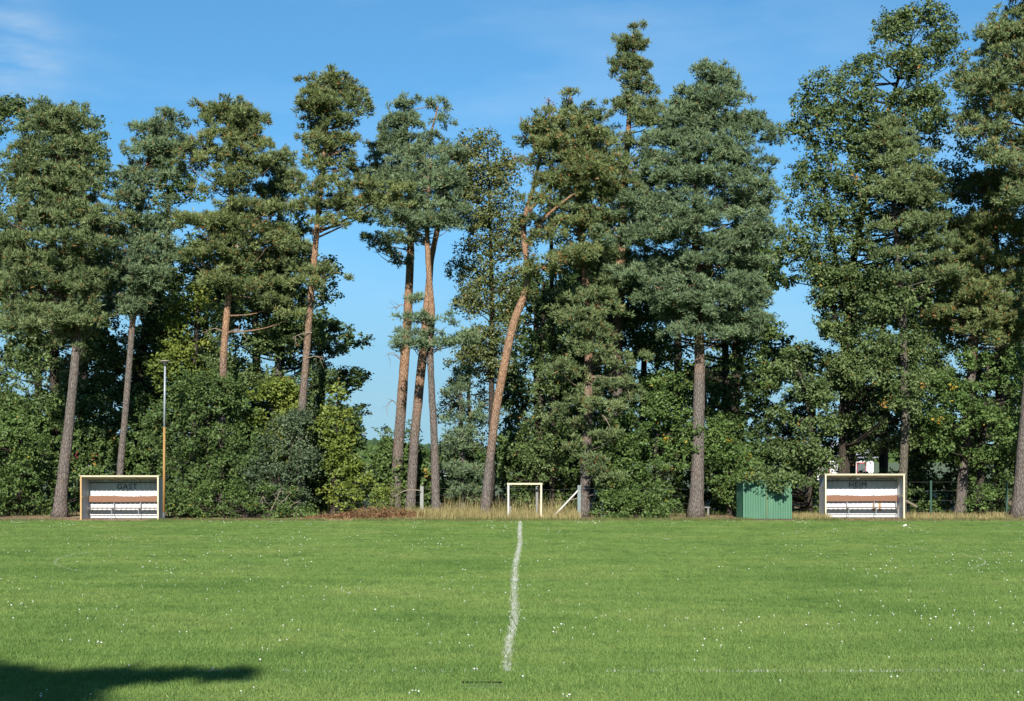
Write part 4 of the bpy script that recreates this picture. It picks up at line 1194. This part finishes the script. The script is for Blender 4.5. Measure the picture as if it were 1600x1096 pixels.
tree('oak_tree', 'big spreading oak with orange tinged top above the HEIM dugout', 'oak', 70.6,
     [(1318, 802, 19), (1320, 690, 18), (1322, 560, 15), (1330, 430, 12), (1352, 310, 9), (1385, 190, 7), (1420, 70, 3)],
     [(16, 1385, 1455), (38, 1352, 1505), (72, 1340, 1512), (100, 1300, 1500), (120, 1240, 1480), (160, 1228, 1480), (210, 1222, 1478), (260, 1236, 1480), (300, 1228, 1490), (350, 1208, 1485), (400, 1203, 1480), (440, 1212, 1475), (475, 1236, 1470), (520, 1268, 1470), (570, 1262, 1475), (620, 1280, 1480), (670, 1290, 1460), (705, 1320, 1420)],
     'oak', 'oak', cover=1.15, size=0.72, leaf=0.145, dens=0.9, old=0.02, twig=1,
     pads=[(1258, 150, 22, 16, -0.5), (1262, 190, 30, 20, -1), (1300, 170, 34, 22, -1.2), (1255, 290, 26, 20, -1), (1290, 250, 36, 24, -1.4), (1310, 330, 38, 24, -1.6), (1250, 390, 34, 22, -1.2), (1300, 420, 38, 24, -1.6), (1420, 470, 36, 22, -5.2), (1398, 530, 44, 26, -5.2), (1430, 590, 38, 24, -5.2), (1375, 470, 30, 20, -4.5), (1370, 590, 36, 24, -4.6), (1410, 630, 34, 14, -5.2)],
     forks=[[(1326, 500, 9, 0), (1305, 400, 7, -0.3), (1290, 300, 5, -0.5), (1255, 170, 2, -0.4)], [(1322, 560, 8, 0), (1300, 470, 6, -1), (1265, 400, 3, -1.2)]])
tree('oak_tree', 'right hand oak with low sunlit branches over the dry verge', 'oak', 68.0,
     [(1530, 803, 12), (1532, 720, 11), (1538, 640, 8), (1545, 570, 4)],
     [(545, 1505, 1620), (580, 1450, 1640), (620, 1440, 1645), (660, 1440, 1645), (690, 1445, 1640), (715, 1460, 1600)],
     'oak', 'grove', cover=0.78, size=0.7, leaf=0.155, dens=0.9, deep=0.9, twig=1, pads=[(1460, 700, 26, 10), (1475, 650, 30, 12), (1540, 640, 40, 12)])
tree('oak_tree', 'dim oak behind the right edge pine', 'oak', 74.0,
     [(1560, 798, 17), (1562, 640, 15), (1560, 450, 11), (1550, 250, 5)],
     [(110, 1500, 1620), (150, 1480, 1630), (230, 1465, 1660), (320, 1460, 1680), (420, 1450, 1680), (520, 1440, 1680), (600, 1430, 1680), (680, 1440, 1660)],
     'oak', 'oak_deep', cover=0.7, size=0.95, leaf=0.16, dens=0.85, twig=1)
tree('small_bush', 'small sunlit bush on the dry verge near the right edge', 'shrub', 66.2,
     [(1535, 806, 3), (1535, 790, 2), (1536, 770, 1.5)], [(758, 1515, 1552), (775, 1508, 1556), (795, 1515, 1550)],
     'oak', 'grove', cover=1.0, size=0.4, leaf=0.13)
tree('small_bush', 'rounded light green bush left of the concrete fence post', 'shrub', 65.9,
     [(615, 806, 3), (615, 790, 2), (616, 775, 1.5)], [(757, 580, 615), (772, 572, 650), (795, 570, 655)],
     'oak', 'lime', cover=1.1, size=0.4, leaf=0.085)
tree('dark_shrub', 'dark shrub silhouetted at the bottom of the sky gap', 'shrub', 79.0,
     [(620, 780, 6), (622, 720, 5), (624, 665, 2)],
     [(655, 608, 634), (675, 588, 655), (705, 572, 690), (740, 565, 700), (775, 560, 710)],
     'oak', 'oak_deep', cover=0.9, size=0.7, leaf=0.15, dens=0.8, twig=2)
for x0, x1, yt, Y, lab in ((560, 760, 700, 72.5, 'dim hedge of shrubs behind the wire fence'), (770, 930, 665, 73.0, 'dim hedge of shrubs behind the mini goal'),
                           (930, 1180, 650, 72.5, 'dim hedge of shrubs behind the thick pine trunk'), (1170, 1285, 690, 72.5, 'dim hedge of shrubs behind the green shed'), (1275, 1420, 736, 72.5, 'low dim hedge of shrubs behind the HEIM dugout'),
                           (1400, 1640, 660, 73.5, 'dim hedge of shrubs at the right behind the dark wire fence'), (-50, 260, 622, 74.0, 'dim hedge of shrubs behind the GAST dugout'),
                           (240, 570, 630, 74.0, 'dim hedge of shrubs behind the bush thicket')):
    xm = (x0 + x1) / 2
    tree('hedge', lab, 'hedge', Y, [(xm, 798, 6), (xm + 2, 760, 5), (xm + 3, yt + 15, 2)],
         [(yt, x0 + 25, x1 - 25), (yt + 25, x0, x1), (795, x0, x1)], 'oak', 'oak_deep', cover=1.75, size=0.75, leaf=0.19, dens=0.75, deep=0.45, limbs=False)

# trees deep in the wood, out of the sun: two kinds shared by copies
protos = []
for q in range(2):
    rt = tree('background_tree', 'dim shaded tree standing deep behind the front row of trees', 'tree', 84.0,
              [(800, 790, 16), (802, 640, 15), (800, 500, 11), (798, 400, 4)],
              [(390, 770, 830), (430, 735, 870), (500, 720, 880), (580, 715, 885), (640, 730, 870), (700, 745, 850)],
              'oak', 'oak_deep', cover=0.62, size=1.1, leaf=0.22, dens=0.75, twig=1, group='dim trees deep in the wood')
    protos.append(rt)
spots = [(-20, 84), (130, 86), (320, 85), (400, 88), (500, 86), (840, 88), (960, 86), (1060, 90), (1150, 88), (1330, 88), (1430, 86), (1520, 90), (1620, 86), (60, 95), (250, 96), (1270, 97), (1380, 97), (920, 97)]
for q, (x, Y) in enumerate(spots):
    src = protos[q % 2]
    if q < 2:
        o = src
    else:
        o = src.copy(); COL.objects.link(o)
        for ch in list(src.children):
            c = ch.copy(); COL.objects.link(c); c.parent = o
    o.location = ((x - CX) * Y / FPX, Y, 0)
    o.rotation_euler = (0, 0, rng.uniform(0, 6.28))
    s_ = rng.uniform(0.85, 1.12)
    o.scale = (s_, s_, s_ * (0.72 if 1200 < x < 1300 or 480 < x < 560 else 1.0))

# the tree behind the viewer whose crown throws the shadow across the lawn corner
sh = empty('shade_tree', (-9.3, -8.0, 0))
tag(sh, 'dense round tree behind the viewer shading the lawn corner', 'tree')
mb = MB()
sc_, sr_ = [], []
def shade_lobe(px_, py_, h, r_):
    g = at(px_, py_, gy(py_)); k = h / math.sin(e)
    sc_.append([g[0] + to_sun[0] * k, g[1] + to_sun[1] * k, h]); sr_.append([r_, r_, r_ * 0.8])
for px_, py_, h, r_ in ((-40, 1080, 14.0, 1.1), (60, 1085, 13.6, 1.0), (-100, 1062, 14.2, 1.0), (20, 1068, 14.0, 0.75), (110, 1064, 13.6, 0.55), (145, 1063, 13.5, 0.46), (180, 1061, 13.5, 0.42), (212, 1060, 13.5, 0.36), (278, 1057, 13.4, 0.28), (340, 1055, 13.4, 0.22),
                        (245, 1058, 13.5, 0.32), (310, 1056, 13.4, 0.25), (370, 1054, 13.4, 0.18), (-150, 1100, 13.0, 1.6), (-60, 1110, 12.5, 1.3), (-200, 1070, 13.5, 1.3), (-300, 1110, 12.5, 2.0), (-200, 1160, 11, 2.2), (-60, 1150, 11.5, 1.4)):
    shade_lobe(px_, py_, h, r_)
foliage(mb, np.array(sc_), np.array(sr_), 'oak', 1.6, 0.2)
mb.build('crown', M['oak_deep'], sh, tint=True, origin=(-9.3, -8.0, 0))
mb = MB(); mb.tube([(0, 0, -0.1), (0.1, 0, 5), (0.1, 0.2, 9), (0.6, 0.6, 12.5)], [0.3, 0.22, 0.15, 0.05], 10)
mb.build('trunk', M['grey_bark'], sh, True, tint=True)

# ------------------------------------------------------------------ dry grass, weeds, bracken, leaf litter
def blades(mb, n_, x0, x1, y0, y1, h0, h1, w=0.008, zf=None):
    X_ = rng.uniform(x0, x1, n_); Y_ = rng.uniform(y0, y1, n_)
    h = rng.uniform(h0, h1, n_) * rng.uniform(0.6, 1, n_)
    an = rng.uniform(0, 2 * np.pi, n_)
    wv = np.stack([np.cos(an), np.sin(an), np.zeros(n_)], 1) * w
    b0 = np.stack([X_, Y_, mound(X_, Y_) - 0.01], 1)
    bd = rng.normal(0, 0.16, (n_, 3)) * h[:, None]; bd[:, 2] = 0
    mid = b0 + bd * 0.35 + np.stack([0 * h, 0 * h, h * 0.6], 1)
    tip = b0 + bd * 1.3 + np.stack([0 * h, 0 * h, h], 1)
    v = np.stack([b0 - wv, b0 + wv, mid + wv * 0.8, mid - wv * 0.8, tip], 1).reshape(-1, 3)
    i = np.arange(n_)[:, None] * 5
    t = np.clip(rng.normal(0.5, 0.2, n_), 0, 0.9)
    mb.add(v, i + np.array([[0, 1, 2, 3]]), np.repeat(t, 5))
    mb.f.append((i + np.array([[3, 2, 4]])) + (mb.n - len(v)))


X67 = lambda x, Y=65.0: (x - CX) * Y / FPX
mb = MB()
blades(mb, 5200, X67(655), X67(905), 62.9, 66.8, 0.25, 0.62)
blades(mb, 900, X67(690), X67(900), 65.0, 67.5, 0.6, 1.25)
blades(mb, 2200, X67(1412), X67(1620), 63.4, 66.8, 0.12, 0.38)
blades(mb, 1500, X67(1235), X67(1290), 63.2, 66.0, 0.15, 0.4)
blades(mb, 2600, X67(560), X67(665), 64.2, 66.2, 0.2, 0.55)
blades(mb, 900, X67(500), X67(700), 62.7, 64.0, 0.06, 0.18)
o = mb.build('dry_grass', M['straw'], tint=True)
tag(o, 'tall straw coloured grass growing around the mini goal and along the verge', 'dry grass', kind='stuff')
mb = MB()
for x0, x1, n_ in ((-20, 125, 900), (250, 520, 2600), (560, 700, 1800), (700, 905, 3600), (905, 1165, 3400), (1230, 1295, 1400), (1290, 1420, 500), (1415, 1620, 1500)):
    blades(mb, n_, X67(x0), X67(x1), 62.2, 64.2 if x0 > 600 else 63.2, 0.05, 0.20, 0.007)
blades(mb, 2500, X67(-40), X67(1640), 66.0, 70.0, 0.15, 0.5, 0.01)
o = mb.build('weeds', M['weed'], tint=True)
tag(o, 'ragged green and yellowish weeds along the lawn edge and under the trees', 'weeds', kind='stuff')
mb = MB()
n_ = 5200
bx = np.concatenate([rng.normal(X67(600), 0.85, n_ // 2), rng.uniform(X67(480), X67(665), n_ - n_ // 2)])
by = 64.6 + rng.normal(0, 0.45, n_)
bz = np.abs(rng.normal(0, 0.17, n_)) * np.exp(-((bx - X67(595)) / 2.2) ** 2) + mound(bx, by)
cen = np.stack([bx, by, bz + 0.02], 1)
nor = nrm(rng.normal(size=(n_, 3)) + np.array([0, -0.2, 0.7])); ln = nrm(np.cross(nor, rng.normal(size=(n_, 3)))); wd = np.cross(nor, ln)
s_ = rng.uniform(0.08, 0.22, (n_, 1))
mb.add(np.stack([cen - ln * s_ * 0.5, cen + wd * s_ * 0.14, cen + ln * s_ * 0.5, cen - wd * s_ * 0.14], 1).reshape(-1, 3), np.arange(n_ * 4).reshape(-1, 4), np.repeat(np.clip(rng.normal(0.45, 0.22, n_), 0, 1), 4))
o = mb.build('dead_bracken', M['bracken'], tint=True)
tag(o, 'heap of dead brown bracken between the hazel bush and the concrete post', 'bracken', kind='stuff')
mb = MB()
n_ = 7000
bx = rng.uniform(X67(-40), X67(1640), n_); by = rng.uniform(62.5, 68.5, n_)
cen = np.stack([bx, by, mound(bx, by) + 0.012], 1)
nor = nrm(rng.normal(size=(n_, 3)) * 0.4 + np.array([0, -0.2, 0.9])); ln = nrm(np.cross(nor, rng.normal(size=(n_, 3)))); wd = np.cross(nor, ln)
s_ = rng.uniform(0.04, 0.11, (n_, 1))
mb.add(np.stack([cen - ln * s_ * 0.5, cen + wd * s_ * 0.3, cen + ln * s_ * 0.5, cen - wd * s_ * 0.3], 1).reshape(-1, 3), np.arange(n_ * 4).reshape(-1, 4), np.repeat(np.clip(rng.normal(0.4, 0.25, n_), 0, 1), 4))
o = mb.build('leaf_litter', M['bracken'], tint=True)
tag(o, 'fallen brown leaves scattered over the bare verge', 'leaf litter', kind='stuff')

# ------------------------------------------------------------------ houses beyond the wood
def house(x0, x1, ytop, Y, wall, roofc, trim, label):
    px = Y / FPX
    w = (x1 - x0) * px; hgt_ = EYE + (HZ - ytop) * px
    rt = empty('house', ((x0 + x1) / 2 * px - CX * px, Y, 0)); tag(rt, label, 'house')
    hw_, ev, dp_ = w / 2, hgt_ * 0.62, 7.0
    mb = MB(); mb.box(-hw_, hw_, 0, dp_, 0, ev); mb.build('wall', wall, rt)
    mb = MB()
    mb.add([(-hw_ - 0.4, -0.5, ev - 0.1), (hw_ + 0.4, -0.5, ev - 0.1), (hw_ + 0.4, dp_ / 2, hgt_), (-hw_ - 0.4, dp_ / 2, hgt_), (hw_ + 0.4, dp_ + 0.5, ev - 0.1), (-hw_ - 0.4, dp_ + 0.5, ev - 0.1)],
           [(0, 1, 2, 3), (3, 2, 4, 5), (1, 0, 5, 4)])
    mb.add([(-hw_ - 0.39, -0.5, ev - 0.1), (-hw_ - 0.39, dp_ / 2, hgt_), (-hw_ - 0.39, dp_ + 0.5, ev - 0.1)], [(0, 1, 2)])
    mb.add([(hw_ + 0.39, -0.5, ev - 0.1), (hw_ + 0.39, dp_ / 2, hgt_), (hw_ + 0.39, dp_ + 0.5, ev - 0.1)], [(0, 2, 1)])
    mb.build('roof', roofc, rt)
    for k in range(3):
        x = -hw_ + w * (0.2 + 0.3 * k)
        mb = MB(); mb.box(x - 0.5, x + 0.5, -0.04, -0.003, ev * 0.35, ev * 0.8); fr_ = mb.build('window', trim, rt)
        mb = MB(); mb.box(x - 0.4, x + 0.4, -0.055, -0.043, ev * 0.40, ev * 0.75); mb.build('pane', M['dark_metal'], fr_)
    return rt


M['red'] = plain('red_trim', (0.25, 0.03, 0.04), 0.6)
M['slate'] = plain('grey_roof', (0.22, 0.23, 0.26), 0.7)
house(1270, 1365, 690, 150, M['white_sheet'], M['slate'], M['red'], 'white house with red trim glimpsed between trunks above the HEIM dugout')
house(112, 140, 705, 170, M['old_grey'], M['red'], M['old_grey'], 'red roofed house glimpsed behind the left pine above the GAST dugout')
house(660, 700, 735, 200, M['white_sheet'], M['slate'], M['old_grey'], 'small pale house glimpsed behind the thin grey stemmed pine')

# ------------------------------------------------------------------ daisies in the lawn
dm = MB()
an = np.linspace(0, 2 * np.pi, 8, endpoint=False)
ring = np.stack([np.cos(an) * 0.0125, np.sin(an) * 0.0125, np.full(8, 0.050)], 1)
dm.add(np.concatenate([ring, [[0, 0, 0.058]]]), [(k, (k + 1) % 8, 8) for k in range(8)])
ring2 = ring.copy(); ring2[:, :2] *= 0.55; ring2[:, 2] = 0.044
dm.add(np.concatenate([ring, ring2]), [(k + 8, (k + 1) % 8 + 8, (k + 1) % 8, k) for k in range(8)])
dm.tube([(0, 0, 0), (0.004, 0, 0.045)], 0.0018, 3, cap=False)
M['petal'] = plain('white_petals', (0.62, 0.62, 0.58), 0.7, 0.08, 30, 0.2)
proto = dm.build('daisy', M['petal'])
pts = []
near = [(43, 952), (20, 970), (129, 934), (137, 971), (150, 972), (103, 982), (207, 958), (190, 992), (153, 1007), (362, 958), (282, 992), (292, 992), (110, 1005), (139, 1007), (151, 1009), (158, 1009), (411, 1018), (418, 1020), (406, 1036), (377, 1087), (397, 1080), (334, 1050), (66, 1091), (73, 1084), (140, 1092), (62, 1094), (437, 1006), (448, 1005), (203, 1045), (611, 952), (726, 943), (739, 1013), (734, 1015), (687, 1009), (650, 1050), (741, 1051), (747, 1051), (637, 1089), (645, 1086), (650, 1086), (655, 1086), (870, 993), (896, 1002), (881, 1042), (817, 1063), (888, 1094), (880, 1092), (890, 1092), (1389, 1033), (1538, 1045), (1531, 1051), (1566, 1053), (1220, 1070), (1391, 1063), (1399, 1062), (1468, 955), (1491, 958), (1488, 966), (1592, 1088), (1130, 958), (1376, 943), (1382, 951), (1473, 928)]
for x, y in near: pts.append((x, y))
while len(pts) < 800:
    cx_, cy_ = rng.uniform(-30, 1630), 816 + 200 * rng.random() ** 2.3
    k = rng.integers(1, 8)
    sp = 3 + (cy_ - 813) * 0.28
    for _ in range(k):
        x, y = cx_ + rng.normal(0, sp * 1.3), cy_ + rng.normal(0, sp * 0.22)
        if 816 < y < 1094: pts.append((x, y))
pts.sort(key=lambda p: -p[1])
for q, (x, y) in enumerate(pts[:290]):
    g = at(x, y, gy(y))
    o = proto if q == 0 else proto.copy()
    if q: COL.objects.link(o)
    o.location = (g[0], g[1], 0.004)
    s_ = rng.uniform(0.5, 1.25)
    o.scale = (s_, s_, 1)
    o.rotation_euler = (R(rng.uniform(-5, 30)), R(rng.normal(0, 12)), rng.uniform(-0.5, 0.5))
    tag(o, 'tiny white daisy flower standing in the mown lawn', 'daisy', 'daisies dotted over the pitch')
mb = MB()
dv = np.concatenate(dm.v[:2]); df = [dm.f[0], dm.f[1]]
for x, y in pts[290:]:
    g = at(x, y, gy(y)); g[2] = 0.004
    s_ = rng.uniform(0.8, 1.3)
    tv_ = dv * s_
    tl = R(rng.uniform(0, 35))
    y2 = tv_[:, 1] * math.cos(tl) - (tv_[:, 2] - 0.045) * math.sin(tl); z2 = tv_[:, 1] * math.sin(tl) + (tv_[:, 2] - 0.045) * math.cos(tl) + 0.045
    mb.v.append(np.stack([tv_[:, 0], y2, z2], 1) + g); mb.t.append(np.zeros(len(dv)))
    for f in df: mb.f.append(f + mb.n)
    mb.n += len(dv)
o = mb.build('daisy_patch', M['petal'])
tag(o, 'far daisies sprinkled as white specks over the back of the lawn', 'daisies', kind='stuff')
print('CROWN TRIS', TRIS[0])
